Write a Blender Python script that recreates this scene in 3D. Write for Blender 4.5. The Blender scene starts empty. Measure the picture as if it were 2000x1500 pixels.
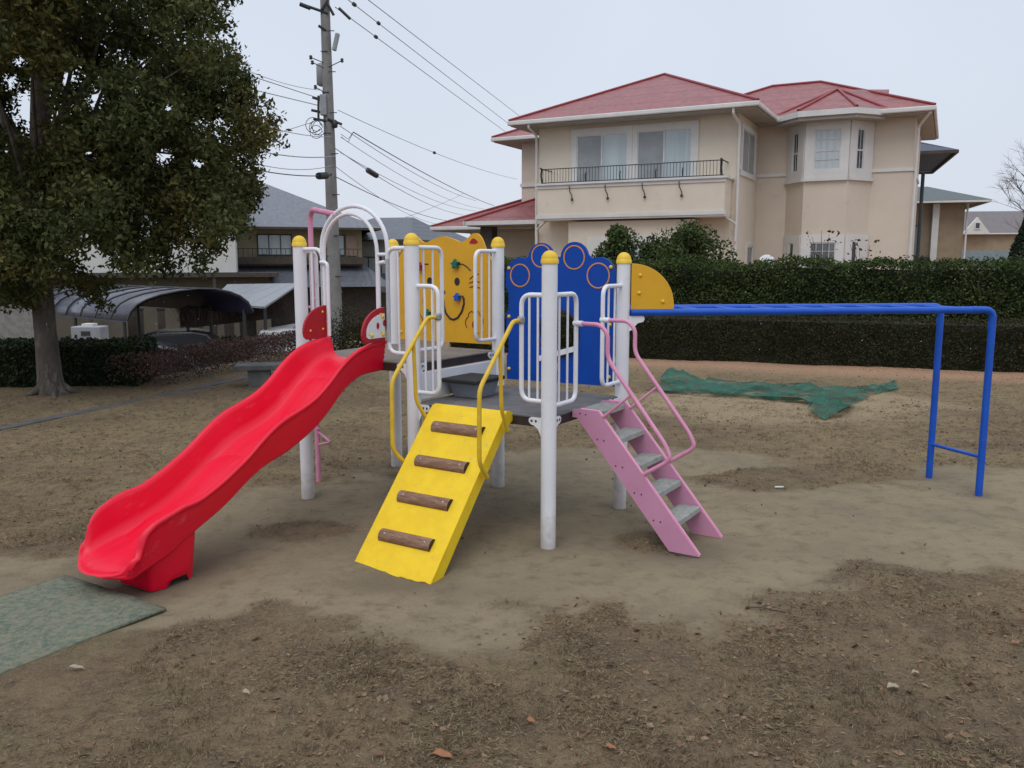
import bpy, math, random
import numpy as np
from mathutils import Vector, Matrix, noise
from mathutils.geometry import tessellate_polygon
random.seed(7); rng = np.random.default_rng(7)
sc = bpy.context.scene
col = sc.collection
R = math.radians
# ------------------------------------------------------------------ camera
EYE = 1.7; F = 1658.9; PITCH = 0.1418
cam = bpy.data.cameras.new('camera'); co = bpy.data.objects.new('camera', cam); col.objects.link(co)
cam.sensor_width = 36; cam.lens = F/2000*36; cam.clip_start = .05; cam.clip_end = 600
co.location = (0, 0, EYE); co.rotation_euler = (math.pi/2-PITCH, 0, 0); sc.camera = co
cp_, sp_ = math.cos(PITCH), math.sin(PITCH)
def at(px, py, Y=None, z=None):
    d = Vector(((px-1000)/F, cp_-(-(750-py)/F)*-sp_, 0))
    v = (750-py)/F
    d = Vector(((px-1000)/F, cp_+v*sp_, -sp_+v*cp_))
    k = Y/d.y if Y is not None else (z-EYE)/d.z
    return Vector((0, 0, EYE))+d*k
# ------------------------------------------------------------------ materials
def lin(c):
    if isinstance(c, (tuple, list)): return tuple(c)
    return (c, c, c)
def pmat(name, c1, c2=None, scale=6, rough=.6, bump=0, bscale=60, metal=0, dirt=None, damt=.5, dscale=3, spec=.5, stretch=None, coat=0):
    m = bpy.data.materials.new(name); m.use_nodes = True
    nt = m.node_tree; N = nt.nodes; L = nt.links
    b = N['Principled BSDF']; b.inputs['Roughness'].default_value = rough; b.inputs['Metallic'].default_value = metal
    b.inputs['Specular IOR Level'].default_value = spec
    if coat: b.inputs['Coat Weight'].default_value = coat; b.inputs['Coat Roughness'].default_value = .25
    tc = N.new('ShaderNodeTexCoord'); src = tc.outputs['Object']
    if stretch:
        mp = N.new('ShaderNodeMapping'); mp.inputs['Scale'].default_value = stretch
        L.new(src, mp.inputs['Vector']); src = mp.outputs['Vector']
    def nz(s, d=5, r=.6):
        n = N.new('ShaderNodeTexNoise'); n.inputs['Scale'].default_value = s; n.inputs['Detail'].default_value = d
        n.inputs['Roughness'].default_value = r; L.new(src, n.inputs['Vector']); return n
    def mix(f, a, b_):
        x = N.new('ShaderNodeMix'); x.data_type = 'RGBA'; L.new(f, x.inputs[0])
        for s, v in ((6, a), (7, b_)):
            if isinstance(v, tuple): x.inputs[s].default_value = (*v, 1)
            else: L.new(v, x.inputs[s])
        return x.outputs[2]
    c1 = lin(c1); c2 = lin(c2) if c2 is not None else tuple(v*.86 for v in c1)
    def ramp(f, a, b_):
        r = N.new('ShaderNodeMapRange'); r.inputs[1].default_value = a; r.inputs[2].default_value = b_; r.interpolation_type = 'SMOOTHSTEP'
        L.new(f, r.inputs[0]); return r.outputs[0]
    out = mix(ramp(nz(scale).outputs[0], .35, .65), c1, c2)
    if dirt is not None:
        f = ramp(nz(dscale*4, 8, .75).outputs[0], .62-damt*.25, .8-damt*.15); out = mix(f, out, lin(dirt))
    L.new(out, b.inputs['Base Color'])
    rr = N.new('ShaderNodeMapRange'); rr.inputs[3].default_value = max(rough-.1, .02); rr.inputs[4].default_value = min(rough+.12, 1)
    L.new(nz(scale*3).outputs[0], rr.inputs[0]); L.new(rr.outputs[0], b.inputs['Roughness'])
    if bump:
        bn = N.new('ShaderNodeBump'); bn.inputs['Strength'].default_value = 1; bn.inputs['Distance'].default_value = bump
        L.new(nz(bscale, 6).outputs[0], bn.inputs['Height']); L.new(bn.outputs[0], b.inputs['Normal'])
    m['b'] = 1
    return m
def leafmat(name, cols, rough=.55, trans=.15, fac_noise=2.0):
    """foliage: each leaf (mesh island) takes its own colour from a ramp"""
    m = bpy.data.materials.new(name); m.use_nodes = True; nt = m.node_tree; N = nt.nodes; L = nt.links
    b = N['Principled BSDF']; b.inputs['Roughness'].default_value = rough; b.inputs['Specular IOR Level'].default_value = .18
    g = N.new('ShaderNodeNewGeometry'); tc = N.new('ShaderNodeTexCoord')
    n = N.new('ShaderNodeTexNoise'); n.inputs['Scale'].default_value = fac_noise; n.inputs['Detail'].default_value = 3
    L.new(tc.outputs['Object'], n.inputs['Vector'])
    ad = N.new('ShaderNodeMath'); ad.operation = 'MULTIPLY_ADD'; ad.inputs[1].default_value = .55
    sb = N.new('ShaderNodeMath'); sb.operation = 'MULTIPLY_ADD'; sb.inputs[1].default_value = 1.5; sb.inputs[2].default_value = -.52
    L.new(n.outputs[0], sb.inputs[0]); L.new(g.outputs['Random Per Island'], ad.inputs[0]); L.new(sb.outputs[0], ad.inputs[2])
    r = N.new('ShaderNodeValToRGB'); e = r.color_ramp.elements
    while len(e) < len(cols): e.new(.5)
    for i, c in enumerate(cols): e[i].position = i/(len(cols)-1); e[i].color = (*c, 1)
    L.new(ad.outputs[0], r.inputs[0]); L.new(r.outputs[0], b.inputs['Base Color'])
    if trans:
        t = N.new('ShaderNodeBsdfTranslucent'); L.new(r.outputs[0], t.inputs['Color'])
        mx = N.new('ShaderNodeMixShader'); mx.inputs[0].default_value = trans
        L.new(b.outputs[0], mx.inputs[1]); L.new(t.outputs[0], mx.inputs[2]); L.new(mx.outputs[0], N['Material Output'].inputs[0])
    return m
def tilemat(name, c1, c2, rows, rough=.55, bump=.02, lines=.5, colsc=0, axis='z'):
    """roof covering: courses across the slope, driven by object height"""
    m = pmat(name, c1, c2, 5, rough, 0); nt = m.node_tree; N = nt.nodes; L = nt.links; b = N['Principled BSDF']
    tc = N.new('ShaderNodeTexCoord'); sx = N.new('ShaderNodeSeparateXYZ'); L.new(tc.outputs['Object'], sx.inputs[0])
    def saw(o, k):
        a = N.new('ShaderNodeMath'); a.operation = 'MULTIPLY'; a.inputs[1].default_value = k; L.new(o, a.inputs[0])
        f = N.new('ShaderNodeMath'); f.operation = 'FRACT'; L.new(a.outputs[0], f.inputs[0]); return f.outputs[0]
    h = saw(sx.outputs[{'x': 0, 'y': 1, 'z': 2}[axis]], rows)
    if colsc:
        h2 = saw(sx.outputs[0], colsc); pp = N.new('ShaderNodeMath'); pp.operation = 'PINGPONG'; pp.inputs[1].default_value = .5; L.new(h2, pp.inputs[0])
        ad = N.new('ShaderNodeMath'); ad.operation = 'ADD'; L.new(h, ad.inputs[0]); L.new(pp.outputs[0], ad.inputs[1]); h = ad.outputs[0]
    bn = N.new('ShaderNodeBump'); bn.inputs['Distance'].default_value = bump; bn.inputs['Strength'].default_value = 1
    L.new(h, bn.inputs['Height']); L.new(bn.outputs[0], b.inputs['Normal'])
    lk = b.inputs['Base Color'].links[0].from_socket
    mr = N.new('ShaderNodeMapRange'); mr.inputs[1].default_value = 0; mr.inputs[2].default_value = .16; mr.inputs[3].default_value = lines; mr.inputs[4].default_value = 0
    L.new(h, mr.inputs[0]); mx = N.new('ShaderNodeMix'); mx.data_type = 'RGBA'; mx.blend_type = 'MULTIPLY'
    L.new(mr.outputs[0], mx.inputs[0]); L.new(lk, mx.inputs[6]); mx.inputs[7].default_value = (.35, .33, .33, 1); L.new(mx.outputs[2], b.inputs['Base Color'])
    return m
def glassmat(name, c=(.05, .06, .07), rough=.08):
    m = pmat(name, c, c, 2, rough, 0, spec=.9); return m
M = {}
M['white'] = pmat('white_paint', (.78, .785, .81), (.73, .735, .765), 3, .42, .0006, 25, dirt=(.5, .49, .48), damt=.12)
M['post'] = pmat('white_post_paint', (.78, .785, .81), (.73, .735, .765), 3, .42, .0006, 25, dirt=(.5, .49, .48), damt=.12)
nt = M['post'].node_tree; tcp = nt.nodes.new('ShaderNodeTexCoord'); sxp = nt.nodes.new('ShaderNodeSeparateXYZ'); nt.links.new(tcp.outputs['Object'], sxp.inputs[0])
np_ = nt.nodes.new('ShaderNodeTexNoise'); np_.inputs['Scale'].default_value = 22; np_.inputs['Detail'].default_value = 6; nt.links.new(tcp.outputs['Object'], np_.inputs['Vector'])
ap_ = nt.nodes.new('ShaderNodeMath'); ap_.operation = 'MULTIPLY_ADD'; ap_.inputs[1].default_value = -.35; nt.links.new(np_.outputs[0], ap_.inputs[0]); nt.links.new(sxp.outputs[2], ap_.inputs[2])
rp0 = nt.nodes.new('ShaderNodeMapRange'); rp0.inputs[1].default_value = -.16; rp0.inputs[2].default_value = .04; rp0.inputs[3].default_value = .45; rp0.inputs[4].default_value = 0; nt.links.new(ap_.outputs[0], rp0.inputs[0])
mp_ = nt.nodes.new('ShaderNodeMix'); mp_.data_type = 'RGBA'; bb_ = nt.nodes['Principled BSDF'].inputs['Base Color']; nt.links.new(bb_.links[0].from_socket, mp_.inputs[6]); mp_.inputs[7].default_value = (.24, .19, .125, 1); nt.links.new(rp0.outputs[0], mp_.inputs[0]); nt.links.new(mp_.outputs[2], bb_)
M['yellow'] = pmat('yellow_plastic', (.80, .53, .03), (.74, .47, .02), 8, .5)
M['ypaint'] = pmat('yellow_paint_rail', (.72, .48, .03), (.64, .41, .02), 14, .45, dirt=(.4, .28, .05), damt=.15)
M['ramp'] = pmat('yellow_ramp_coating', (.86, .59, .008), (.80, .53, .006), 9, .6, .0025, 200, dirt=(.52, .42, .12), damt=.28, dscale=5)
M['red'] = pmat('red_polyethylene', (.80, .0, .030), (.74, .0, .025), 3, .40, .0006, 90, dirt=(.82, .07, .11), damt=.2, dscale=2.2, spec=.45, stretch=(7, .6, .6))
M['dred'] = pmat('dark_red_board', (.40, .006, .016), (.36, .004, .014), 12, .5)
M['blue'] = pmat('blue_board', (.0, .060, .37), (.0, .052, .33), 4, .55, .0003, 200, spec=.3)
M['bluep'] = pmat('blue_paint', (.0, .085, .50), (.0, .07, .44), 9, .42, dirt=(.01, .06, .25), damt=.2)
M['ochre'] = pmat('ochre_board', (.70, .37, .012), (.66, .34, .01), 5, .55)
M['orange'] = pmat('orange_groove', (.68, .27, .06), (.6, .24, .05), 9, .6)
M['pink'] = pmat('pink_paint', (.58, .265, .40), (.54, .24, .37), 4, .5, .0004, 80, dirt=(.40, .24, .30), damt=.2, dscale=4)
M['pinkrail'] = pmat('pink_rail_paint', (.70, .30, .44), (.64, .25, .39), 9, .42, dirt=(.5, .3, .33), damt=.2)
M['deck'] = pmat('worn_deck_coating', (.175, .155, .135), (.225, .20, .175), 6, .8, .001, 120, dirt=(.24, .22, .19), damt=.4, dscale=3)
M['deck2'] = pmat('grey_deck_coating', (.105, .10, .104), (.145, .138, .138), 5, .8, .001, 120, dirt=(.17, .155, .14), damt=.4, dscale=3)
M['fascia'] = pmat('dark_brown_edge', (.035, .024, .022), (.025, .018, .016), 8, .6)
M['tread'] = pmat('grey_aluminium_tread', (.30, .31, .29), (.38, .39, .36), 20, .55, .0015, 40, dirt=(.2, .18, .14), damt=.5, dscale=6)
M['log'] = pmat('brown_wood_cleat', (.18, .085, .045), (.27, .16, .10), 10, .75, .003, 50, dirt=(.38, .30, .24), damt=.45, dscale=8, stretch=(1, 6, 6))
M['logend'] = pmat('dark_log_end', (.035, .02, .015), None, 20, .8)
M['greybox'] = pmat('grey_moulded_plastic', (.20, .22, .25), None, 6, .6)
M['black'] = pmat('black_rubber', (.018, .018, .019), None, 9, .6)
M['green'] = pmat('green_hold', (.0, .14, .10), None, 9, .5)
M['steel'] = pmat('galvanised_steel', (.42, .43, .44), (.33, .34, .35), 20, .4, metal=.6)
M['brown'] = pmat('brown_line', (.20, .03, .012), None, 9, .6)
M['concrete'] = pmat('grey_concrete', (.23, .225, .205), (.17, .165, .15), 5, .9, .003, 40)
M['kerb'] = pmat('dark_kerb_concrete', (.075, .075, .078), (.10, .098, .095), 5, .9, .004, 30)
M['bench'] = pmat('weathered_stone', (.085, .085, .082), (.14, .14, .135), 4, .9, .003, 40)
M['mat'] = pmat('green_rubber_mat', (.062, .098, .070), (.09, .122, .09), 8, .95, .003, 70, dirt=(.19, .18, .12), damt=1.1, dscale=8)
M['net'] = pmat('green_mesh_net', (.014, .115, .078), (.022, .155, .105), 7, .85, .02, 14, dirt=(.06, .08, .05), damt=.9, dscale=2)
M['stucco'] = pmat('beige_stucco', (.69, .61, .50), (.65, .575, .47), 1.2, .9, .004, 60, dirt=(.55, .475, .40), damt=.3, dscale=.35)
M['stucco2'] = pmat('pinkish_stucco', (.63, .55, .455), (.60, .525, .435), 1.2, .9, .004, 60, dirt=(.50, .42, .355), damt=.3, dscale=.35)
M['trim'] = pmat('white_trim', (.66, .65, .63), (.60, .59, .57), 2, .6)
M['sash'] = pmat('white_aluminium_sash', (.62, .62, .62), None, 4, .4)
M['glass'] = glassmat('window_glass', (.13, .15, .16)); M['dglass'] = glassmat('dark_window_glass', (.02, .025, .035))
M['curtain'] = pmat('pale_curtain', (.46, .53, .55), (.38, .45, .48), 1.0, .2, .006, 2, stretch=(10, 10, .3), spec=.9)
M['carglass'] = pmat('tinted_car_glass', (.015, .016, .02), None, 3, .35, spec=.3)
M['screen'] = pmat('grey_window_screen', (.30, .32, .33), (.24, .26, .27), 1.5, .3, 0, spec=.7)
M['redroof'] = tilemat('red_slate_roof', (.215, .058, .055), (.29, .088, .08), 2.5, .42, .014, .6)
M['ridge'] = pmat('red_ridge_cap', (.27, .03, .035), None, 6, .4)
M['soffit'] = pmat('soffit_board', (.36, .34, .31), None, 3, .8)
M['iron'] = pmat('black_wrought_iron', (.03, .032, .036), None, 9, .5)
M['kawara'] = tilemat('grey_kawara_roof', (.13, .14, .16), (.17, .18, .20), 5, .45, .03, .5, 3.2)
M['kawara2'] = tilemat('dark_kawara_roof', (.085, .09, .105), (.11, .12, .135), 5, .45, .03, .5, 3.2)
M['greenroof'] = tilemat('grey_green_tile_roof', (.055, .078, .072), (.078, .10, .092), 5, .45, .03, .6, 3)
M['blueroof'] = pmat('dark_navy_roof', (.045, .055, .09), None, 6, .5)
M['darkwood'] = pmat('dark_stained_wood', (.045, .035, .028), (.07, .055, .045), 6, .7)
M['beigewall'] = pmat('yellow_beige_plaster', (.30, .26, .17), (.26, .22, .145), 2, .9)
M['whitewall'] = pmat('cream_white_wall', (.62, .62, .58), (.57, .57, .53), 1, .85)
M['greywall'] = pmat('pale_grey_siding', (.42, .45, .46), (.38, .41, .42), 2, .8)
M['tanwall'] = pmat('tan_wall', (.32, .25, .17), None, 2, .85)
M['shutter'] = pmat('pale_wood_shutter', (.34, .25, .19), None, 3, .8)
M['cportt'] = pmat('smoky_polycarbonate', (.07, .075, .10), (.10, .105, .13), 2, .25, spec=.7)
M['cportb'] = pmat('navy_underside', (.02, .02, .055), None, 2, .5)
M['cport2'] = tilemat('grey_folded_roof', (.22, .235, .25), (.26, .275, .29), 2.2, .4, .02, .45, 0, 'x')
M['carblack'] = pmat('black_car_paint', (.012, .012, .016), None, 3, .2, coat=.6)
M['carsilver'] = pmat('silver_car_paint', (.36, .35, .35), None, 3, .3, metal=.4, coat=.5)
M['tyre'] = pmat('tyre_rubber', (.02, .02, .02), None, 9, .8)
M['bark'] = pmat('mottled_bark', (.105, .088, .072), (.055, .044, .036), 5, .95, .04, 12, dirt=(.21, .19, .165), damt=.5, dscale=2, stretch=(1, 1, .35))
M['twig'] = pmat('brown_twig', (.12, .075, .058), (.085, .055, .045), 6, .9)
M['pole'] = pmat('concrete_pole', (.24, .235, .225), (.19, .185, .18), 3, .9, .003, 30, dirt=(.10, .10, .09), damt=.3, dscale=2)
M['wire'] = pmat('dark_cable', (.07, .075, .085), None, 9, .6)
M['fwire'] = pmat('pale_cable', (.36, .38, .42), None, 9, .6)
M['grybox'] = pmat('grey_painted_steel', (.30, .31, .33), None, 5, .5)
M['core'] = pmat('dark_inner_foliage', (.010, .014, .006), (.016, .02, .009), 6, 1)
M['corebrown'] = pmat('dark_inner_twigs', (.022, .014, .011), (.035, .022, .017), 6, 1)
M['snow'] = pmat('snow', (.85, .87, .9), None, 9, .8)
M['leaf_tree'] = leafmat('evergreen_tree_leaves', [(.030, .042, .014), (.056, .070, .022), (.095, .095, .030), (.165, .130, .034)], .7, .2, .8)
M['leaf_hedge'] = leafmat('dark_hedge_leaves', [(.018, .031, .010), (.038, .060, .017), (.068, .096, .029), (.11, .12, .038)], .85, .1, 1.3)
M['leaf_low'] = leafmat('low_hedge_leaves', [(.020, .020, .010), (.036, .034, .016), (.050, .044, .020), (.036, .056, .022)], .9, .06, 1.5)
M['leaf_left'] = leafmat('shaded_hedge_leaves', [(.012, .02, .008), (.022, .036, .012), (.034, .056, .014)], .6, .08, 2)  # dark green leaf tones for the hedges on the left
M['leaf_brown'] = leafmat('russet_hedge_leaves', [(.045, .028, .022), (.085, .050, .040), (.12, .072, .058), (.13, .095, .07)], .8, .05, 2)
M['leaf_con'] = leafmat('conifer_leaves', [(.010, .02, .012), (.02, .036, .02), (.03, .045, .022)], .7, .05, 1)
M['litter'] = leafmat('dead_leaf_litter', [(.07, .045, .03), (.14, .085, .052), (.21, .125, .072), (.29, .20, .125), (.11, .09, .07)], .8, .05, 9)
M['dead'] = leafmat('dry_grass', [(.055, .040, .027), (.12, .087, .052), (.19, .142, .085), (.29, .225, .14), (.13, .13, .05)], .9, .1, 14)
M['orangeleaf'] = pmat('orange_dead_leaf', (.31, .125, .055), (.22, .085, .04), 30, .7)
M['paleleaf'] = pmat('pale_dead_leaf', (.33, .27, .19), (.27, .21, .14), 30, .7)
M['brownleaf'] = pmat('brown_dead_leaf', (.17, .085, .05), (.12, .06, .04), 30, .7)
# ------------------------------------------------------------------ mesh builder
class MB:
    def __init__(s, T=None): s.v = []; s.f = []; s.sm = []; s.T = T
    def add(s, vs, fs, smooth=False):
        o = len(s.v)
        for p in vs:
            p = Vector(p); s.v.append(s.T @ p if s.T else p)
        for f in fs: s.f.append(tuple(i+o for i in f)); s.sm.append(smooth)
        return s
    def box(s, c, d, rot=None):
        c = Vector(c); h = [x/2 for x in d]
        P = [Vector((x*h[0], y*h[1], z*h[2])) for x in (-1, 1) for y in (-1, 1) for z in (-1, 1)]
        if rot is not None: P = [rot @ p for p in P]
        return s.add([c+p for p in P], [(0, 1, 3, 2), (4, 6, 7, 5), (0, 4, 5, 1), (2, 3, 7, 6), (0, 2, 6, 4), (1, 5, 7, 3)])
    def b2(s, a, b): return s.box([(a[i]+b[i])/2 for i in range(3)], [abs(b[i]-a[i]) for i in range(3)])
    def tube(s, pts, r, n=12, r2=None, cap=True):
        pts = [Vector(p) for p in pts]; m = len(pts); vs = []; fs = []
        t0 = (pts[1]-pts[0]).normalized(); up = Vector((0, 0, 1)) if abs(t0.z) < .9 else Vector((1, 0, 0))
        nrm = t0.cross(up).normalized()
        for i in range(m):
            a = pts[max(i-1, 0)]; b = pts[min(i+1, m-1)]; t = (b-a).normalized()
            nrm = (nrm-t*nrm.dot(t)).normalized(); bn = t.cross(nrm)
            rr = r if r2 is None else (r+(r2-r)*i/(m-1)); 
            if isinstance(r, (list, tuple)): rr = r[i]
            k = 1
            if 0 < i < m-1:
                c = (pts[i]-pts[i-1]).normalized().dot((pts[i+1]-pts[i]).normalized()); k = 1
            for j in range(n):
                an = 2*math.pi*j/n; vs.append(pts[i]+(nrm*math.cos(an)+bn*math.sin(an))*rr*k)
        for i in range(m-1):
            for j in range(n):
                fs.append((i*n+j, i*n+(j+1) % n, (i+1)*n+(j+1) % n, (i+1)*n+j))
        s.add(vs, fs, True)
        if cap: s.add(vs[:n], [tuple(range(n))[::-1]]); s.add(vs[-n:], [tuple(range(n))])
        return s
    def lathe(s, c, prof, n=20, ax=None):
        c = Vector(c); vs = []; fs = []; m = len(prof)
        q = Matrix.Identity(3) if ax is None else Vector((0, 0, 1)).rotation_difference(Vector(ax)).to_matrix()
        for r, z in prof:
            for j in range(n):
                a = 2*math.pi*j/n; vs.append(c+q @ Vector((r*math.cos(a), r*math.sin(a), z)))
        for i in range(m-1):
            for j in range(n): fs.append((i*n+j, i*n+(j+1) % n, (i+1)*n+(j+1) % n, (i+1)*n+j))
        s.add(vs, fs, True)
        if prof[-1][0] > 1e-4: s.add(vs[-n:], [tuple(range(n))])
        if prof[0][0] > 1e-4: s.add(vs[:n], [tuple(range(n))[::-1]])
        return s
    def dome(s, c, r, h, ax=(0, 0, 1), n=14, k=5):
        return s.lathe(c, [(r*math.cos(i*math.pi/2/k), h*math.sin(i*math.pi/2/k)) for i in range(k)]+[(.0001, h)], n, ax)
    def prism(s, outs, fn, w0, w1):
        """outs: list of loops (outer, holes) of 2D points; fn(u,v,w)->xyz"""
        if not isinstance(outs[0][0], (tuple, list, Vector)): outs = [outs]
        tri = tessellate_polygon([[Vector((p[0], p[1], 0)) for p in o] for o in outs])
        flat = [p for o in outs for p in o]; n = len(flat)
        vs = [fn(p[0], p[1], w0) for p in flat]+[fn(p[0], p[1], w1) for p in flat]
        fs = [tuple(t) for t in tri]+[tuple(i+n for i in t)[::-1] for t in tri]; k = 0
        for o in outs:
            m = len(o)
            for i in range(m): fs.append((k+i, k+(i+1) % m, n+k+(i+1) % m, n+k+i))
            k += m
        return s.add(vs, fs)
FR = {}
def mk(name, mb, mat, parent=None, world=False, bevel=0, subsurf=0):
    me = bpy.data.meshes.new(name); vs = mb.v
    if parent is not None and world:
        inv = FR[parent.name].inverted(); vs = [inv @ v for v in vs]
    me.from_pydata([tuple(v) for v in vs], [], mb.f); me.polygons.foreach_set('use_smooth', mb.sm)
    import bmesh
    bm = bmesh.new(); bm.from_mesh(me); bmesh.ops.recalc_face_normals(bm, faces=bm.faces)
    if bevel: bmesh.ops.remove_doubles(bm, verts=bm.verts, dist=1e-5)
    bm.to_mesh(me); bm.free()
    me.materials.append(mat); o = bpy.data.objects.new(name, me); col.objects.link(o)
    if parent is not None: o.parent = parent; FR[o.name] = FR[parent.name]
    else: FR[o.name] = Matrix.Identity(4)
    if bevel:
        b = o.modifiers.new('bevel', 'BEVEL'); b.width = bevel; b.segments = 2; b.limit_method = 'ANGLE'; b.angle_limit = R(40)
    if subsurf:
        b = o.modifiers.new('sub', 'SUBSURF'); b.levels = b.render_levels = subsurf
    return o
def tag(o, label=None, cat=None, group=None, kind=None):
    if label: o['label'] = label
    if cat: o['category'] = cat
    if group: o['group'] = group
    if kind: o['kind'] = kind
    return o
def thing(name, label, cat, loc=(0, 0, 0), rz=0, group=None):
    o = bpy.data.objects.new(name, None); col.objects.link(o); o.location = loc; o.rotation_euler = (0, 0, rz); o.empty_display_size = .2
    FR[o.name] = Matrix.Translation(Vector(loc)) @ Matrix.Rotation(rz, 4, 'Z')
    return tag(o, label, cat, group)
def quads(name, V, mat, parent=None, world=True):
    """V: (n,4,3) array of loose quads"""
    n = len(V); V = np.asarray(V, dtype=np.float64).reshape(-1, 3)
    if parent is not None and world:
        inv = np.array(FR[parent.name].inverted()); V = V @ inv[:3, :3].T+inv[:3, 3]
    me = bpy.data.meshes.new(name); me.vertices.add(n*4); me.vertices.foreach_set('co', V.astype(np.float32).ravel())
    me.loops.add(n*4); me.loops.foreach_set('vertex_index', np.arange(n*4, dtype=np.int32))
    me.polygons.add(n); me.polygons.foreach_set('loop_start', np.arange(0, n*4, 4, dtype=np.int32))
    me.polygons.foreach_set('loop_total', np.full(n, 4, dtype=np.int32)); me.update(calc_edges=True); me.validate()
    me.materials.append(mat); o = bpy.data.objects.new(name, me); col.objects.link(o)
    if parent is not None: o.parent = parent; FR[o.name] = FR[parent.name]
    return o
def leaves(C, size, wid=.5, up=0, nrm=None, flat=0):
    """leaf-shaped quads round centres C"""
    n = len(C); a = rng.normal(size=(n, 3)); a[:, 2] -= up
    if nrm is not None: pass
    if flat: a[:, 2] *= flat
    a /= np.linalg.norm(a, axis=1)[:, None]
    b = rng.normal(size=(n, 3)); 
    if flat: b[:, 2] *= flat
    b -= a*(a*b).sum(1)[:, None]; b /= np.linalg.norm(b, axis=1)[:, None]
    s = (size*rng.uniform(.65, 1.3, n))[:, None]
    return np.stack([C-a*s*.5, C+b*s*wid*.5-a*s*.05, C+a*s*.5, C-b*s*wid*.5-a*s*.05], 1)
def fil(pts, r, k=5):
    """round the corners of a polyline"""
    pts = [Vector(p) for p in pts]; out = [pts[0]]
    for i in range(1, len(pts)-1):
        p = pts[i]; a = pts[i-1]-p; b = pts[i+1]-p
        d = min(r, a.length*.48, b.length*.48); A = p+a.normalized()*d; B = p+b.normalized()*d
        for j in range(k+1):
            t = j/k; out.append(A*(1-t)**2+p*2*t*(1-t)+B*t*t)
    out.append(pts[-1]); return out
def interp(tab, x):
    xs = [p[0] for p in tab]; ys = [p[1] for p in tab]
    if xs[0] > xs[-1]: xs = xs[::-1]; ys = ys[::-1]
    return float(np.interp(x, xs, ys))
def sstep(a, b, x):
    t = min(max((x-a)/(b-a), 0), 1); return t*t*(3-2*t)
# ------------------------------------------------------------------ ground
HOL = [(-2.15, 4.35, .38, .28, .035), (-.62, 4.45, .35, .2, .025), (1.05, 4.98, .3, .22, .03), (.22, 5.04, .16, .13, .018), (-1.52, 6.14, .16, .13, .018), (.77, 5.89, .15, .12, .015), (-.11, 6.45, .15, .12, .015), (-1.9, 4.75, .3, .2, .02), (3.5, 6.19, .16, .12, .015), (3.4, 6.72, .16, .12, .015)]
def hollow(x, y): return sum(h*math.exp(-((x-a)/c)**2-((y-b)/e)**2) for a, b, c, e, h in HOL)
def drop(x, y):
    d = min(y-12.3, (-5.4+(y-11.4)*.27)-x)
    return -1.8*sstep(.2, 3.2, d)
ELL = [(0, 5.35, 2.6, 1.65), (2.9, 5.45, 2.3, .95), (-2.3, 4.35, 1.45, .62), (4.1, 6.3, 1.1, .8), (1.0, 7.2, 1.4, .6)]
TUF = [(-1.35, 5.25, .42, .25), (.88, 5.12, .26, .2), (-.9, 7.6, .5, .3), (-.4, 6.9, .25, .2)]
def bare(x, y):
    d = min(math.hypot((x-a)/c, (y-b)/e) for a, b, c, e in ELL)
    n = noise.noise(Vector((x*1.3, y*1.3, 0)))*.30+noise.noise(Vector((x*5, y*5, 3)))*.13
    tf = max(1-sstep(.6, 1.1, math.hypot((x-a)/c, (y-b)/e)+n*1.2) for a, b, c, e in TUF)
    return max(sstep(.8, 1.12, d+n), .75*tf)
def sandy(x, y):
    d = math.hypot((x-3.2)/2.4, (y-10.2)/1.35)
    return 1-sstep(.75, 1.1, d+noise.noise(Vector((x*1.1, y*1.1, 7)))*.3)
def hedge_y(x): return 15.16-(x-2.39)*.372
def grid(x0, x1, y0, y1, st, name, fine):
    nx = int((x1-x0)/st)+1; ny = int((y1-y0)/st)+1; vs = []; cs = []
    for j in range(ny):
        for i in range(nx):
            x = x0+(x1-x0)*i/(nx-1); y = y0+(y1-y0)*j/(ny-1); z = drop(x, y); g = bare(x, y)
            if fine:
                z += noise.noise(Vector((x*.7, y*.7, 1)))*.018+noise.noise(Vector((x*4, y*4, 1)))*.006*(.4+g)
                z += noise.noise(Vector((x*11, y*11, 5)))*.007*g-.012*(1-g)-hollow(x, y)
                
            elif X0-.1 < x < X1+.1 and Y0-.1 < y < Y1+.1: z -= .09
            vs.append((x, y, z)); red = sstep(-2.0, -.6, y-hedge_y(x)) if x > -2 else 0
            cs += [g, red, sandy(x, y), min(1, hollow(x, y)/.02) if fine else 0]
    fs = [(j*nx+i, j*nx+i+1, (j+1)*nx+i+1, (j+1)*nx+i) for j in range(ny-1) for i in range(nx-1)]
    return vs, cs, fs
X0, X1, Y0, Y1 = -9.0, 9.0, .8, 16.8
vs, cs, fs = grid(X0, X1, Y0, Y1, .06, 'ground', True)
def outer(x0, x1, y0, y1, st):
    global vs, cs, fs
    v, c, f = grid(x0, x1, y0, y1, st, 'g', False); o = len(vs); vs += v; cs += c; fs += [tuple(k+o for k in q) for q in f]
outer(-60, X0+.99, -12, 70, .99); outer(X1-2, 60, -12, 70, 2.0); outer(X0+.97, X1-1.97, -12, Y0+1, 1.0); outer(X0+.97, X1-1.97, Y1-1, 70, 1.0)
o_ = len(vs); 
for (a, b, c, d) in ((-400, -60, -300, 400), (60, 400, -300, 400), (-60, 60, -300, -12), (-60, 60, 70, 400)):
    k = len(vs); vs += [(a, b if False else c, -1.8 if a < 0 and d > 0 and c > -20 else 0) for _ in (0,)]; vs.pop()
    zz = -1.8 if (a == -60 and c == 70) or a == -400 else 0
    vs += [(a, c, zz), (b, c, zz), (b, d, zz), (a, d, zz)]; cs += [1, 0, 0, 0]*4; fs.append((k, k+1, k+2, k+3))
me = bpy.data.meshes.new('ground'); me.from_pydata(vs, [], fs)
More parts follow.
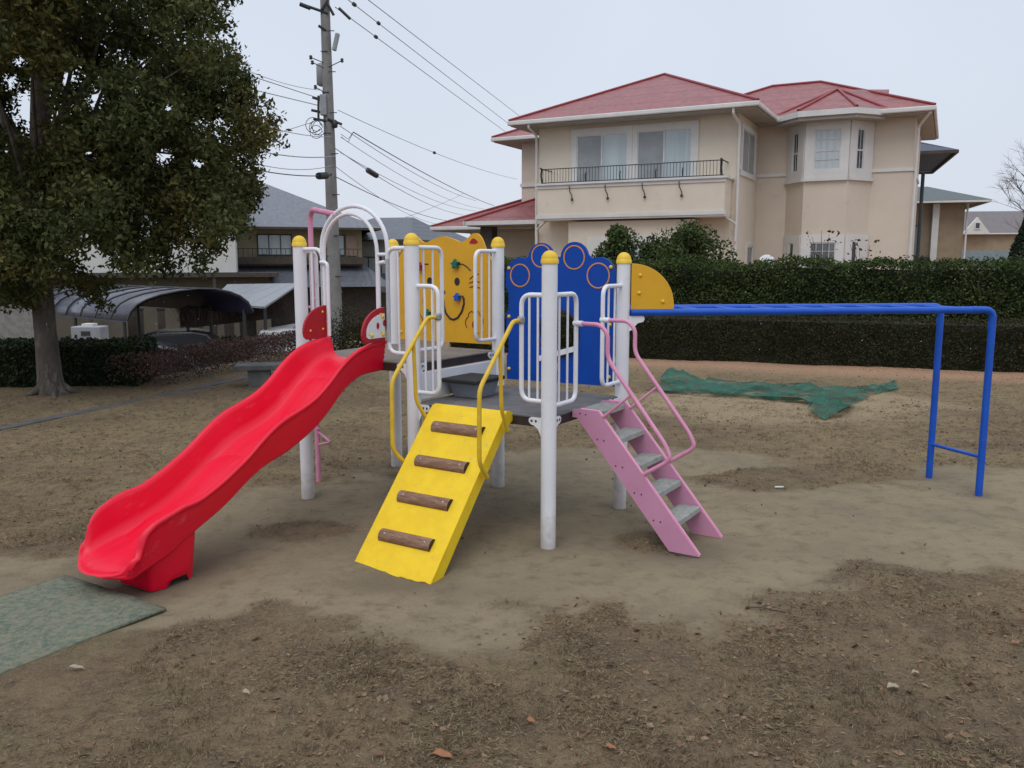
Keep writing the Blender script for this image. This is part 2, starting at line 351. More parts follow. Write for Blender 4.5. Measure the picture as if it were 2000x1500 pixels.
ca = me.color_attributes.new('cover', 'FLOAT_COLOR', 'POINT'); ca.data.foreach_set('color', np.array(cs, dtype=np.float32))
me.polygons.foreach_set('use_smooth', [True]*len(fs))
ground = bpy.data.objects.new('ground', me); col.objects.link(ground); ground['kind'] = 'structure'
gm = bpy.data.materials.new('bare_soil_and_dead_turf'); gm.use_nodes = True; N = gm.node_tree.nodes; L = gm.node_tree.links; b = N['Principled BSDF']
b.inputs['Roughness'].default_value = .95; b.inputs['Specular IOR Level'].default_value = .2
tc = N.new('ShaderNodeTexCoord'); at_ = N.new('ShaderNodeVertexColor'); at_.layer_name = 'cover'; sp = N.new('ShaderNodeSeparateColor'); L.new(at_.outputs[0], sp.inputs[0])
def nz(s, d=6, r=.65, vec=None):
    n = N.new('ShaderNodeTexNoise'); n.inputs['Scale'].default_value = s; n.inputs['Detail'].default_value = d; n.inputs['Roughness'].default_value = r
    L.new(vec or tc.outputs['Object'], n.inputs['Vector']); return n.outputs[0]
def rmp(f, a, b_, c=0, d=1):
    r = N.new('ShaderNodeMapRange'); r.interpolation_type = 'SMOOTHSTEP'
    for i, v in enumerate((a, b_, c, d)): r.inputs[i+1].default_value = v
    L.new(f, r.inputs[0]); return r.outputs[0]
def mx(f, a, b_):
    x = N.new('ShaderNodeMix'); x.data_type = 'RGBA'
    if isinstance(f, float): x.inputs[0].default_value = f
    else: L.new(f, x.inputs[0])
    for s, v in ((6, a), (7, b_)):
        if isinstance(v, tuple): x.inputs[s].default_value = (*v, 1)
        else: L.new(v, x.inputs[s])
    return x.outputs[2]
def mul(a, b_):
    x = N.new('ShaderNodeMath'); x.operation = 'MULTIPLY'; L.new(a, x.inputs[0])
    if isinstance(b_, (int, float)): x.inputs[1].default_value = b_
    else: L.new(b_, x.inputs[1])
    return x.outputs[0]
soil = mx(rmp(nz(1.1), .38, .62), (.285, .230, .146), (.235, .191, .124))
soil = mx(mul(at_.outputs[1], .55), soil, (.135, .108, .078))
soil = mx(rmp(nz(7, 8, .75), .45, .75), soil, (.165, .130, .085))
soil = mx(mul(rmp(nz(60, 4), .62, .72), .6), soil, (.13, .105, .08))
turf = mx(rmp(nz(1.6, 6), .40, .62), (.205, .148, .084), (.148, .106, .064))
sy = N.new('ShaderNodeSeparateXYZ'); L.new(tc.outputs['Object'], sy.inputs[0])
turf = mx(mul(mul(rmp(nz(.42, 3), .40, .60), .75), rmp(sy.outputs[1], 4.5, 8.0)), turf, (.27, .205, .105))
turf = mx(rmp(nz(9, 8, .8), .44, .68), turf, (.088, .062, .040))
turf = mx(mul(rmp(nz(45, 6, .8), .5, .66), .7), turf, (.24, .18, .11))
turf = mx(mul(rmp(nz(2.3, 4), .52, .7), .5), turf, (.155, .135, .070))
sand = mx(rmp(nz(3, 8, .7), .4, .65), (.33, .255, .155), (.27, .21, .13))
turf = mx(mul(rmp(nz(140, 5, .8), .52, .62), .75), turf, (.045, .032, .022))
turf = mx(mul(rmp(nz(95, 5, .8), .55, .66), .6), turf, (.34, .27, .185))
ad = N.new('ShaderNodeMath'); ad.operation = 'MULTIPLY_ADD'; ad.inputs[1].default_value = 1.5; ad.inputs[2].default_value = -.75; L.new(nz(11, 8, .8), ad.inputs[0])
a2 = N.new('ShaderNodeMath'); a2.operation = 'ADD'; L.new(ad.outputs[0], a2.inputs[0]); L.new(sp.outputs[0], a2.inputs[1])
edge = rmp(a2.outputs[0], .12, .85)
base = mx(edge, soil, turf)
base = mx(mul(sp.outputs[2], .85), base, sand)
base = mx(mul(sp.outputs[1], .9), base, mx(rmp(nz(18, 8, .8), .4, .65), (.42, .25, .155), (.28, .175, .11)))
L.new(base, b.inputs['Base Color'])
bn = N.new('ShaderNodeBump'); bn.inputs['Distance'].default_value = .012; L.new(nz(38, 8, .75), bn.inputs['Height'])
b2n = N.new('ShaderNodeBump'); b2n.inputs['Distance'].default_value = .02; L.new(nz(7, 6, .7), b2n.inputs['Height']); L.new(b2n.outputs[0], bn.inputs['Normal'])
L.new(bn.outputs[0], b.inputs['Normal']); me.materials.append(gm)
def gz(x, y):
    g = bare(x, y)
    return drop(x, y)+noise.noise(Vector((x*.7, y*.7, 1)))*.018+noise.noise(Vector((x*4, y*4, 1)))*.006*(.4+g)+noise.noise(Vector((x*11, y*11, 5)))*.007*g-.012*(1-g)-hollow(x, y)
# dead turf blades, leaf litter
def scatter(n, ymin, ymax, keep, pw=1.4):
    out = []
    while len(out) < n:
        y = ymin+(ymax-ymin)*random.random()**pw; x = random.uniform(-1, 1)*(y*.66+.5)
        if x < X0+.6 or x > X1-.6: continue
        k = keep(x, y)
        if random.random() < k: out.append((x, y, gz(x, y)))
    return np.array(out)
def inmat(x, y): return -2.9 < x < -1.6 and 3.0 < y < 4.6
def patch(x, y): return .15+.85*sstep(-.15, .35, noise.noise(Vector((x*2.2, y*2.2, 11))))
C = scatter(125000, 1.9, 12.5, lambda x, y: 0 if inmat(x, y) else bare(x, y)**2*patch(x, y), 1.9)
T_ = scatter(1900, 1.9, 11, lambda x, y: 0 if inmat(x, y) else bare(x, y)**2*patch(x+1, y)**2, 1.7); B_ = np.repeat(T_, 16, 0); B_[:, :2] += rng.normal(0, .018, (len(B_), 2))
def blades(P, h):
    n = len(P); a = rng.normal(size=(n, 3))*.55; a[:, 2] = 1; a /= np.linalg.norm(a, axis=1)[:, None]; b = rng.normal(size=(n, 3)); b -= a*(a*b).sum(1)[:, None]; b /= np.linalg.norm(b, axis=1)[:, None]
    hh = (h*rng.uniform(.5, 1.3, n))[:, None]; w = .0022
    return np.stack([P-b*w, P+a*hh*.6+b*w*.8+[0, 0, 0], P+a*hh+b*hh*.12, P+a*hh*.5-b*w], 1)
tag(quads('dry_grass', np.concatenate([leaves(C+[0, 0, .005], .030, .13, 0, flat=.5), blades(B_, .028)]), M['dead']), 'short dead grass in patches over the soil', 'grass', kind='stuff')
C = scatter(8000, 1.9, 13.5, lambda x, y: 0 if inmat(x, y) else (.03+bare(x, y)*patch(x+3, y))*(.25 if x < -1 and y < 5 else 1), 1.4)
tag(quads('leaf_litter', leaves(C+[0, 0, .006], .015+.026*rng.random(len(C))**1.9, .6, 0, flat=.3), M['litter']), 'small dead leaves and bits strewn over the turf', 'leaf litter', kind='stuff')
def leaf_mesh(Ln, W):
    mb = MB(); n = 7; vs = []
    for i in range(n+1):
        t = i/n; w = W*math.sin(math.pi*t**.8)*.5+.001; z = .012*math.sin(t*3.1)+.004*math.sin(9*t)
        vs += [(Ln*(t-.5), -w, z+.35*w), (Ln*(t-.5), 0, z), (Ln*(t-.5), w, z+.25*w)]
    fs = []
    for i in range(n):
        for k in (0, 1): a = i*3+k; fs.append((a, a+1, a+4, a+3))
    return mb.add(vs, fs, True)
for px, py, Ln, W, mt, lab in ((865, 1480, .085, .036, 'orangeleaf', 'large curled orange leaf at the bottom edge of the photo'),
        (150, 1316, .07, .022, 'paleleaf', 'pale leaf lying just below the green rubber mat'),
        (480, 1357, .04, .02, 'paleleaf', 'whitish leaf on the turf in front of the yellow ramp, left of centre'),
        (1036, 1415, .038, .024, 'orangeleaf', 'small orange leaf nearest to below the centre white post'),
        (1745, 1345, .06, .036, 'paleleaf', 'crumpled pale leaf clump on the turf at lower right'),
        (1788, 1316, .035, .022, 'paleleaf', 'small round tan leaf just above the crumpled pale leaf'),
        (1192, 1467, .045, .02, 'orangeleaf', 'slim orange leaf at the bottom edge, right of centre'),
        (172, 1466, .038, .024, 'brownleaf', 'brown leaf at the lower left corner of the turf'),
        (1522, 1232, .045, .03, 'brownleaf', 'dark curled leaf where bare soil meets turf right of the stairs'),
        (738, 1478, .042, .03, 'brownleaf', 'dark brown leaf left of the large orange leaf'),
        (1983, 1256, .04, .025, 'orangeleaf', 'orange leaf at the right edge of the photo')):
    P = at(px, py, z=0); o = mk('fallen_leaf', leaf_mesh(Ln, W), M[mt]); o.location = (P.x, P.y, gz(P.x, P.y)+.008); o.rotation_euler = (.1, .15, random.uniform(-.6, .4))
    tag(o, lab, 'leaf', 'dead leaves lying singly')
P = at(1522, 956, z=0); o = mk('litter_stick', MB().box((0, 0, .008), (.07, .016, .012)), M['trim'], bevel=.003); o.location = (P.x, P.y, gz(P.x, P.y)); o.rotation_euler = (0, 0, .1)
tag(o, 'small white stick lying on the soil between the pink stairs and the blue legs', 'litter')
P = at(1700, 1244, z=0)
P = at(1458, 1184, z=0); mb = MB(); mb.tube([(0, 0, .01), (.06, -.03, .02), (.13, -.05, .012), (.2, -.09, .015)], .004, 6, .002); o = mk('fallen_twig', mb, M['twig']); o.location = (P.x, P.y, gz(P.x, P.y))
tag(o, 'thin dark twig lying on the edge of the turf below the pink stairs', 'twig')
# rubber mat
c = [at(325, 1188, z=.012), at(130, 1124, z=.012)]
u = (c[1]-c[0]).normalized(); w = Vector((-u.y, u.x, 0)); 
mb = MB(); nn = 24
p0 = c[0]; vs_ = []; 
for i in range(nn+1):
    for j in range(nn+1):
        q = p0+u*(.86*i/nn)+w*(1.5*j/nn); vs_.append((q.x, q.y, drop(q.x, q.y)+noise.noise(Vector((q.x*.7, q.y*.7, 1)))*.018+.007+.003*noise.noise(Vector((q.x*3, q.y*3, 0)))))
mb.add(vs_, [(i*(nn+1)+j, (i+1)*(nn+1)+j, (i+1)*(nn+1)+j+1, i*(nn+1)+j+1) for i in range(nn) for j in range(nn)], True)
o = mk('rubber_mat', mb, M['mat']); s_ = o.modifiers.new('s', 'SOLIDIFY'); s_.thickness = .014; s_.offset = -1
tag(o, 'worn green rubber mat on the soil at the foot of the red slide', 'mat')
# kerb strip
K = [at(-260, 892, z=0), at(0, 838, z=0), at(240, 788, z=0), at(400, 754, z=0), at(500, 734, z=0), at(575, 722, z=0)]
mb = MB(); n = 40; vs_ = []
for i in range(n+1):
    t = i/n*(len(K)-1); k = min(int(t), len(K)-2); p = K[k].lerp(K[k+1], t-k); d = (K[k+1]-K[k]).normalized(); sd = Vector((-d.y, d.x, 0))*.075
    h = .012+.01*noise.noise(p*3)
    vs_ += [p-sd+Vector((0, 0, -.03)), p-sd+Vector((0, 0, h)), p+sd+Vector((0, 0, h)), p+sd+Vector((0, 0, -.03))]
mb.add(vs_, [(i*4+k, i*4+k+1, i*4+k+5, i*4+k+4) for i in range(n) for k in range(3)])
mk('kerb', mb, M['kerb'], bevel=.01)['kind'] = 'structure'
#PLAY
# ------------------------------------------------------------------ play structure
ANG = -.5675; OX, OY = -1.519, 6.144
PS = thing('play_structure', 'white-posted climbing frame with red slide, yellow ramp, pink stairs and blue overhead ladder', 'play equipment', (OX, OY, 0), ANG)
WL = FR[PS.name].inverted()
def wl(x, y, z=0): return WL @ Vector((x, y, z))
S1, S2, TV = 1.027, 2.064, 1.018; PR = .047; DA, DB = 1.04, .775
P_ = [(0, 0, 1.89), (S1, 0, 1.89), (0, TV, 1.89), (S1, TV, 1.89), (S2, 0, 1.77), (S2, TV, 1.77)]
for s, t, h in P_:
    po = mk('post', MB().lathe((s, t, 0), [(PR, -.12), (PR, h-.055)], 28), M['post'], PS)
    mk('post_cap', MB().lathe((s, t, h-.075), [(PR+.006, 0), (PR+.006, .022)]+[((PR+.003)*math.cos(a*math.pi/16), .024+.053*math.sin(a*math.pi/16)) for a in range(8)]+[(.0005, .077)], 24), M['yellow'], po)
def deck(s0, s1, z, mt):
    d = mk('deck', MB().b2((s0+.005, .005, z-.012), (s1-.005, TV-.005, z)), mt, PS, bevel=.004)
    mk('deck_edge', MB().b2((s0+.008, .008, z-.065), (s1-.008, TV-.008, z-.0125)), M['fascia'], d)
deck(.0, S1, DA, M['deck']); deck(S1, S2, DB, M['deck2'])
def ear(s, t, z, ds, dt):
    """white bracket hung from post below a deck edge"""
    out = [(.045, 0), (.12, 0), (.135, -.012), (.135, -.03), (.12, -.045), (.1, -.05), (.07, -.07), (.05, -.11), (.045, -.12)]
    fn = (lambda u, v, w: (s+ds*u, t+w, z+v)) if ds else (lambda u, v, w: (s+w, t+dt*u, z+v))
    w0, w1 = (-.004, .004)
    off = -.006 if ds and t < .5 else 0
    if ds: fn2 = lambda u, v, w: (s+ds*u, t+off+w, z+v)
    else: fn2 = lambda u, v, w: (s+(.006 if s > 1.5 else 0)+w, t+dt*u, z+v)
    e = mk('bracket', MB().prism(out, fn2, w0, w1), M['white'], PS)
    for u in (.085, .115):
        if ds: mk('bolt', MB().dome((s+ds*u, t+off-.004, z-.022), .008, .005, (0, -1, 0), 10, 3), M['iron'], e)
        else: mk('bolt', MB().dome((s+.01, t+dt*u, z-.022), .008, .005, (1, 0, 0), 10, 3), M['iron'], e)
ear(S2, 0, DB-.005, -1, 0); ear(S2, 0, DB-.005, 0, 1); ear(S2, TV, DB-.005, 0, -1); ear(S1, 0, DA-.005, -1, 0); ear(S1, 0, DB-.005, 1, 0); ear(0, 0, DA-.005, 1, 0)
ear(S1, 0, DA-.005, 0, 1); ear(S1, TV, DA-.005, 0, -1)
mk('riser_board', MB().b2((S1-.012, .05, DB+.012), (S1+.012, TV-.05, DA-.07)), M['white'], PS, bevel=.004)
st = mk('step_block', MB().add([(1.1, .34, DB), (1.3, .34, DB), (1.3, .56, DB), (1.1, .56, DB), (1.08, .31, .885), (1.32, .31, .885), (1.32, .59, .885), (1.08, .59, .885)],
    [(0, 1, 2, 3), (4, 5, 6, 7), (0, 1, 5, 4), (1, 2, 6, 5), (2, 3, 7, 6), (3, 0, 4, 7)]), M['greybox'], PS, bevel=.01)
mk('step_top', MB().b2((1.045, .27, .885), (1.345, .63, .912)), M['black'], st, bevel=.008)
# white guard rails: rounded loops beside the posts
def loop(fn, u0, u1, z0, z1, bars, r=.0145):
    """u0 at the post, u1 the free side"""
    P = fil([fn(u0, z1), fn(u1, z1), fn(u1, z0), fn(u0, z0)], .07, 6)
    g = mk('guard_rail', MB().tube(P, r, 12), M['white'], PS)
    for u in bars: mk('rail_bar', MB().tube([fn(u, z0), fn(u, z1)], .0075, 8), M['white'], g)
    return g
fF = lambda o: (lambda u, z: (u, o, z)); fS = lambda o: (lambda u, z: (o, u, z))
loop(fF(0), S2-.03, 1.87, .87, 1.51, [1.925, 1.985]); loop(fS(S2), .03, .335, .84, 1.51, [.12, .225]); loop(fS(S2), TV-.03, .705, .88, 1.545, [.79, .885])
loop(fS(S1), TV-.03, .72, 1.13, 1.785, [.8, .9]); loop(fS(S1), .03, .32, 1.12, 1.80, [.12, .22]); loop(fF(0), S1+.03, 1.24, .85, 1.55, [1.13, 1.19])
loop(fF(0), S1-.03, .82, 1.10, 1.795, [.91, .97]); loop(fF(0), .03, .22, 1.10, 1.795, [.12]); loop(fS(0), .03, .16, 1.12, 1.78, [.1])
# entrance arches over the slide
def arch(c, rad, zc, zb, y, r, top):
    P = [(c-rad, y, zb)]+[(c-rad*math.cos(a*math.pi/20), y, zc+(top-zc)*math.sin(a*math.pi/20)) for a in range(21)]+[(c+rad, y, zb)]
    return mk('entrance_arch', MB().tube(P, r, 12), M['white'], PS)
arch(.52, .30, 1.80, 1.12, 0, .0145, 2.08); ar = arch(.485, .245, 1.77, 1.16, .0, .013, 2.03)
mk('arch_tie', MB().tube([(.728, 0, 1.755), (.82, 0, 1.755)], .012, 10), M['white'], ar)
for a, b_ in ((.225, .29), (.815, .757)):
    mk('hand_loop', MB().tube(fil([(a, -.02, 1.705), (b_, -.02, 1.70), (b_, -.02, 1.19)], .06), .0125, 10), M['white'], PS)
# ladybird side boards
lb = [(.0, 1.175), (-.19, 1.175), (-.215, 1.195), (-.222, 1.23)]+[(-.222+.222*(1-math.cos(a)), 1.23+.175*math.sin(a)) for a in [i*math.pi/2/10 for i in range(1, 11)]]
for s, fac in ((.255, 1), (.79, 1)):
    e = mk('side_board', MB().prism(lb, lambda u, v, w: (s+w, u-.015, v), -.009, .009), M['dred'], PS, bevel=.003)
    for u, v in ((-.04, 1.36), (-.04, 1.24), (-.16, 1.235)): mk('bolt', MB().dome((s+.0095, u-.015, v), .009, .006, (1, 0, 0), 10, 3), M['yellow'], e)
    if s > .5:
        inn = [(.0, 1.205), (-.16, 1.203), (-.18, 1.215), (-.182, 1.24)]+[(-.182+.182*(1-math.cos(a)), 1.24+.125*math.sin(a)) for a in [i*math.pi/2/8 for i in range(1, 9)]]
        wi = mk('white_inlay', MB().prism(inn, lambda u, v, w: (s+.0105+w, u-.018, v), -.0015, .0015), M['white'], e)
        for u, v, rr in ((-.09, 1.285, .017), (-.025, 1.30, .017)):
            mk('red_spot', MB().prism([(u+rr*.8*math.cos(a), v+rr*1.3*math.sin(a)) for a in [i*math.pi/8 for i in range(16)]], lambda p, q, w: (s+.0125+w, p, q), -.0005, .0015), M['dred'], wi)
        for u, v in ((-.04, 1.345), (-.04, 1.225), (-.15, 1.225)): mk('bolt', MB().dome((s+.0125, u, v), .014, .012, (1, 0, 0), 12, 4), M['yellow'], wi)
# slide
RIM = [(.0, 1.185), (-.15, 1.17), (-.3, 1.125), (-.43, 1.045), (-.53, .955), (-.65, .875), (-.78, .825), (-.93, .78), (-1.05, .71), (-1.2, .60), (-1.38, .50), (-1.55, .43), (-1.6, .437), (-1.74, .41), (-1.86, .375), (-1.93, .325), (-1.965, .25), (-1.98, .2)]
LOW = [(.0, .975), (-.21, .965), (-.36, .895), (-.53, .745), (-.67, .655), (-.88, .565), (-1.04, .525), (-1.16, .465), (-1.34, .35), (-1.55, .255), (-1.72, .18), (-1.9, .12), (-1.98, .10)]
BED = [(.0, 1.045), (-.1, 1.035), (-.22, .985), (-.36, .88), (-.5, .76), (-.65, .675), (-.8, .625), (-.93, .585), (-1.05, .51), (-1.2, .41), (-1.38, .30), (-1.55, .235), (-1.7, .205), (-1.85, .18), (-1.94, .155), (-1.98, .135)]
def smo(tab, t, w=.05):
    if t < -1.75: w = .018
    return sum(interp(tab, t+k*w) for k in (-1, -.5, 0, .5, 1))/5
SC = .515
def section(t, clo=0):
    zr, zl, zb = smo(RIM, t), smo(LOW, t), smo(BED, t); wd = 1.0-.10*sstep(-1.7, -2.0, t)
    h = zr-zl; pts = []
    for k in range(11):
        f = k/10; pts.append((.232+.028*f+(.006 if k % 2 else -.002), zl+h*.86*f))
    pts += [(.272, zr-.022), (.275, zr-.008), (.268, zr), (.252, zr+.001), (.243, zr-.006), (.236, zr-.03 if zr-zb > .05 else zr-.01), (.222, zb+(zr-zb)*.35), (.205, zb+min(.022, (zr-zb)*.2)), (.175, zb+.004), (.09, zb-.002)]
    half = [(x*wd, z) for x, z in pts]
    full = half+[(0, zb-.004)]+[(-x, z) for x, z in half[::-1]]+[(-.11, zl+.004), (.11, zl+.004)]
    return [(SC+x, z) for x, z in full]
mb = MB(); ts = list(np.linspace(.012, -1.98, 90)); vs_ = []; m = None
def tw(a, t): return (t if t > -1.6 else -1.6+(t+1.6)*.68)-.13*(1-((a-SC)/.27)**2)*sstep(-1.55, -1.98, t)
for t in ts:
    q = section(t); m = len(q); vs_ += [(a, tw(a, t), z) for a, z in q]
for k in range(1, 7):   # rounded nose
    q = section(-1.98); an = k*math.pi/2/6.6; cz = .125
    vs_ += [(SC+(a-SC)*(1-.10*(1-math.cos(an))), tw(a, -1.98)-.045*math.sin(an), cz+(z-cz)*math.cos(an)) for a, z in q]
n = len(ts)+6
mb.add(vs_, [(i*m+j, i*m+(j+1) % m, (i+1)*m+(j+1) % m, (i+1)*m+j) for i in range(n-1) for j in range(m)], True)
mb.add(vs_[:m], [tuple(range(m))]); mb.add(vs_[-m:], [tuple(range(m))[::-1]])
sl = mk('slide', mb, M['red'], PS)
# moulded foot under the slide toe
mb = MB(); vs_ = []; rows = 7; nn = 40
for i in range(rows):
    f = i/(rows-1); z = .0-.02
    for j in range(nn):
        a = 2*math.pi*j/nn; ex = abs(math.cos(a))**.45*math.copysign(1, math.cos(a)); ey = abs(math.sin(a))**.45*math.copysign(1, math.sin(a))
        wob = 1+.04*math.sin(a*6+1)*(1-f)
        tt = -1.645+ey*(.14+.03*f)*wob; z = -.02+(smo(LOW, tt)+.012+.02)*f
        vs_.append((SC+.02+ex*(.165+.03*f)*wob, tt, z if not (i == 0 and -.2 < math.sin(a*2) < .4 and math.cos(a) > 0) else z+.05))
mb.add(vs_, [(i*nn+j, i*nn+(j+1) % nn, (i+1)*nn+(j+1) % nn, (i+1)*nn+j) for i in range(rows-1) for j in range(nn)], True); mb.add(vs_[-nn:], [tuple(range(nn))])
mk('slide_foot', mb, M['red'], sl)
# yellow climbing ramp
mb = MB(); pr = [(.02, .765), (-.03, .795), (-.062, .79), (-.10, .76), (-.88, -.035)]
un = Vector((-.78, -.795)).normalized(); nn2 = Vector((-un.y, un.x)); 
th = .05; low = [(-.80, -.06), (-.07, .70), (.0, .735), (.02, .735)]
pr2 = pr+low
q0, q1 = 1.225, 1.80
nw = 24; vs_ = []
for i in range(nw+1):
    s = q0+(q1-q0)*i/nw; sk = (i/nw-.5)*.0
    for k, (t, z) in enumerate(pr2):
        dz = .012*noise.noise(Vector((s*14, 1, 2))) if k == 4 else 0
        dz += (.05*(t+.03)/-.85) if t < -.2 and False else 0
        sh = .045*(-t) if t < 0 else 0
        vs_.append((s+sh, t+dz, z+dz))
m = len(pr2); mb.add(vs_, [(i*m+j, i*m+(j+1) % m, (i+1)*m+(j+1) % m, (i+1)*m+j) for i in range(nw) for j in range(m)])
mb.add(vs_[:m], [tuple(range(m))]); mb.add(vs_[-m:], [tuple(range(m))[::-1]])
rp = mk('climbing_ramp', mb, M['ramp'], PS, bevel=.006)
dirv = Vector((0, -.78, -.795)).normalized(); nor = Vector((0, -.795, .78)).normalized()
for f in (.105, .335, .565, .80):
    c = Vector((0, -.10, .76))+dirv*(f*1.115); sh = .045*(-c.y); a0, a1 = 1.325+sh, 1.70+sh
    vs_ = []; k = 10
    for s in (a0, a1):
        for j in range(k+1):
            a = math.pi*j/k; vs_.append(Vector((s, c.y, c.z))+dirv*(.04*math.cos(a))+nor*(.034*math.sin(a)-.002))
    fs_ = [(j, j+1, k+2+j, k+1+j) for j in range(k)]+[(0, k, 2*k+1, k+1)]
    mb = MB().add(vs_, fs_, True)
    cl = mk('wood_cleat', mb, M['log'], rp)
    mk('cleat_end', MB().add(vs_[:k+1], [tuple(range(k+1))]).add(vs_[k+1:], [tuple(range(k+1))[::-1]]), M['logend'], cl)
    for s in (a0+.04, a1-.04): mk('screw', MB().dome(Vector((s, c.y, c.z))+nor*.031, .007, .003, nor, 8, 3), M['steel'], cl)
for s, e in ((1.205, 1.195), (1.855, 1.865)):
    u0 = 1.24 if s < 1.5 else 1.87
    A = fil([(u0, -.005, 1.357), (s, -.06, 1.352), (s, -.085, 1.34), (s, -.43, .985), (s, -.435, .555), (s+(.03 if s < 1.5 else -.01), -.34, .45)], .05, 5)
    h = mk('handrail', MB().tube(A, .0135, 12), M['ypaint'], PS)
    mk('handrail_strut', MB().tube(fil([(s, -.215, 1.21), (s, -.20, .83), (s+(.03 if s < 1.5 else -.01), -.115, .69)], .05, 5), .0125, 10), M['ypaint'], h)
    mk('clamp', MB().box((u0, -.005, 1.357), (.04, .04, .05)), M['steel'], h, bevel=.012)
# pink stairs
str_ = [(2.066, .735), (2.066, .785), (2.12, .792), (2.245, .79), (2.925, -.02), (2.735, -.02), (2.10, .735)]
STR = []
for t in (.30, .70):
    e = mk('stringer', MB().prism(str_, lambda u, v, w: (u, t+w, v), -.006, .006), M['pink'], PS)
    mk('stringer_flange', MB().tube([(2.12, t+.012, .79), (2.245, t+.012, .787), (2.922, t+.012, -.015)], .008, 6), M['pinkrail'], e)
    STR.append(e)
    if t < .5:
        sl_ = (-.79)/(2.92-2.25)
        for k in range(5):
            z0 = .745-.152*k; x0 = 2.205+.129*k
            for dx, dz in ((-.045, .015), (-.085 if k == 0 else -.09, .018), (-.11, -.065)):
                mk('bolt', MB().dome((x0+dx+.0, t-.0065, z0+dz-(.0)), .0055, .003, (0, -1, 0), 8, 3), M['iron'], e)
for k in range(6):
    z0 = .775-.1525*k; x0 = 2.07+.128*k*1.03
    if k == 0: a, b_ = 2.07, 2.24
    else: a, b_ = x0+.045, x0+.185
    if z0 < .02: continue
    mb = MB().b2((a, .31, z0-.03), (b_, .69, z0)); 
    for j in range(8):
        xx = a+(b_-a)*(j+.5)/8; mb.b2((xx-.004, .312, z0), (xx+.004, .688, z0+.003))
    mk('tread', mb, M['tread'], PS)
for t, lo in ((.30, .335), (.70, .705)):
    A = fil([(2.07, lo, 1.325), (2.25, t, 1.325), (2.302, t, 1.27), (2.302, t, 1.12), (2.69, t, .63), (2.725, t, .555), (2.70, t, .52), (2.56, t+.008, .43)], .05, 6)
    h = mk('stair_handrail', MB().tube(A, .0135, 12), M['pinkrail'], PS)
    mk('rail_strut', MB().tube([(2.465, t, .91), (2.28, t, .755)], .009, 8), M['pinkrail'], h)
    mk('rail_end', MB().tube([(2.05, lo, 1.325), (2.115, lo-(lo-t)*.3, 1.325)], .018, 10), M['white'], h)
# pink climbing pole
CPs, CPt = -.20, .31
A = fil([(CPs, CPt, -.05), (CPs, CPt, 2.10), (.36, .0, 2.03)], .12, 7)
cpole = mk('climbing_pole', MB().tube(A, .02, 12), M['pinkrail'], PS)
for k, (z, sg) in enumerate([(.12, -1), (.28, -1), (.42, 1), (.57, -1), (.72, 1), (.87, -1), (1.02, 1), (1.17, -1), (1.32, 1), (1.43, 1), (1.36, -1)]):
    if z < .5:
        mk('peg', MB().tube([(CPs, CPt, z), (CPs+sg*.07, CPt-sg*.045, z+.012)], .009, 8), M['pinkrail'], cpole)
    else: mk('peg', MB().tube([(CPs, CPt, z), (CPs+sg*.08, CPt-sg*.04, z)], .011, 8), M['pinkrail'], cpole)
mk('foot_loop', MB().tube(fil([(CPs, CPt, .40), (CPs+.17, CPt-.03, .335), (CPs+.0, CPt, .29)], .02), .009, 8), M['pinkrail'], cpole)
# cat-face panel
def circ(c, r, n=28, k=1): return [(c[0]+r*math.cos(2*math.pi*i/n), c[1]+r*k*math.sin(2*math.pi*i/n)) for i in range(n)]
def spl(pts, per=6):
    out = []; n = len(pts)
    for i in range(n):
        p0, p1, p2, p3 = [Vector(pts[(i+k-1) % n]) for k in range(4)]
        for j in range(per):
            t = j/per; out.append(tuple(.5*((2*p1)+(-p0+p2)*t+(2*p0-5*p1+4*p2-p3)*t*t+(-p0+3*p1-3*p2+p3)*t**3)))
    return out
half = [(.51, 1.897), (.60, 1.885), (.665, 1.862), (.705, 1.862), (.745, 1.885), (.785, 1.915), (.82, 1.923), (.855, 1.908), (.885, 1.868), (.915, 1.80), (.95, 1.75)]
top_ = spl(half+[(.97, 1.70)], 4)[:-5]
right = [p for p in top_ if p[0] >= .51]; right = right+[(.955, 1.72), (.962, 1.45), (.96, 1.08)]
leftp = [(1.02-x, z) for x, z in right[::-1]]
out = leftp+right
TP = TV+.012
cat = mk('cat_face_panel', MB().prism(out, lambda u, v, w: (u, TP+w, v), -.01, .01), M['ochre'], PS)
ff = lambda u, v, w: (u, TP-.0115+w, v)
def inlay(name, loop_, mt, par, d=.0012, fn=ff): return mk(name, MB().prism(loop_, lambda u, v, w: fn(u, v, w), -d, d), mt, par)
def stroke(name, pts, r, mt, par, fn=ff): return mk(name, MB().tube([fn(u, v, 0) for u, v in pts], r, 6), mt, par)
for x in (.375, .645): inlay('eye', circ((x, 1.555), .025, 20, 1.25), M['black'], cat)
inlay('nose', circ((.51, 1.47), .02, 16, .8), M['black'], cat)
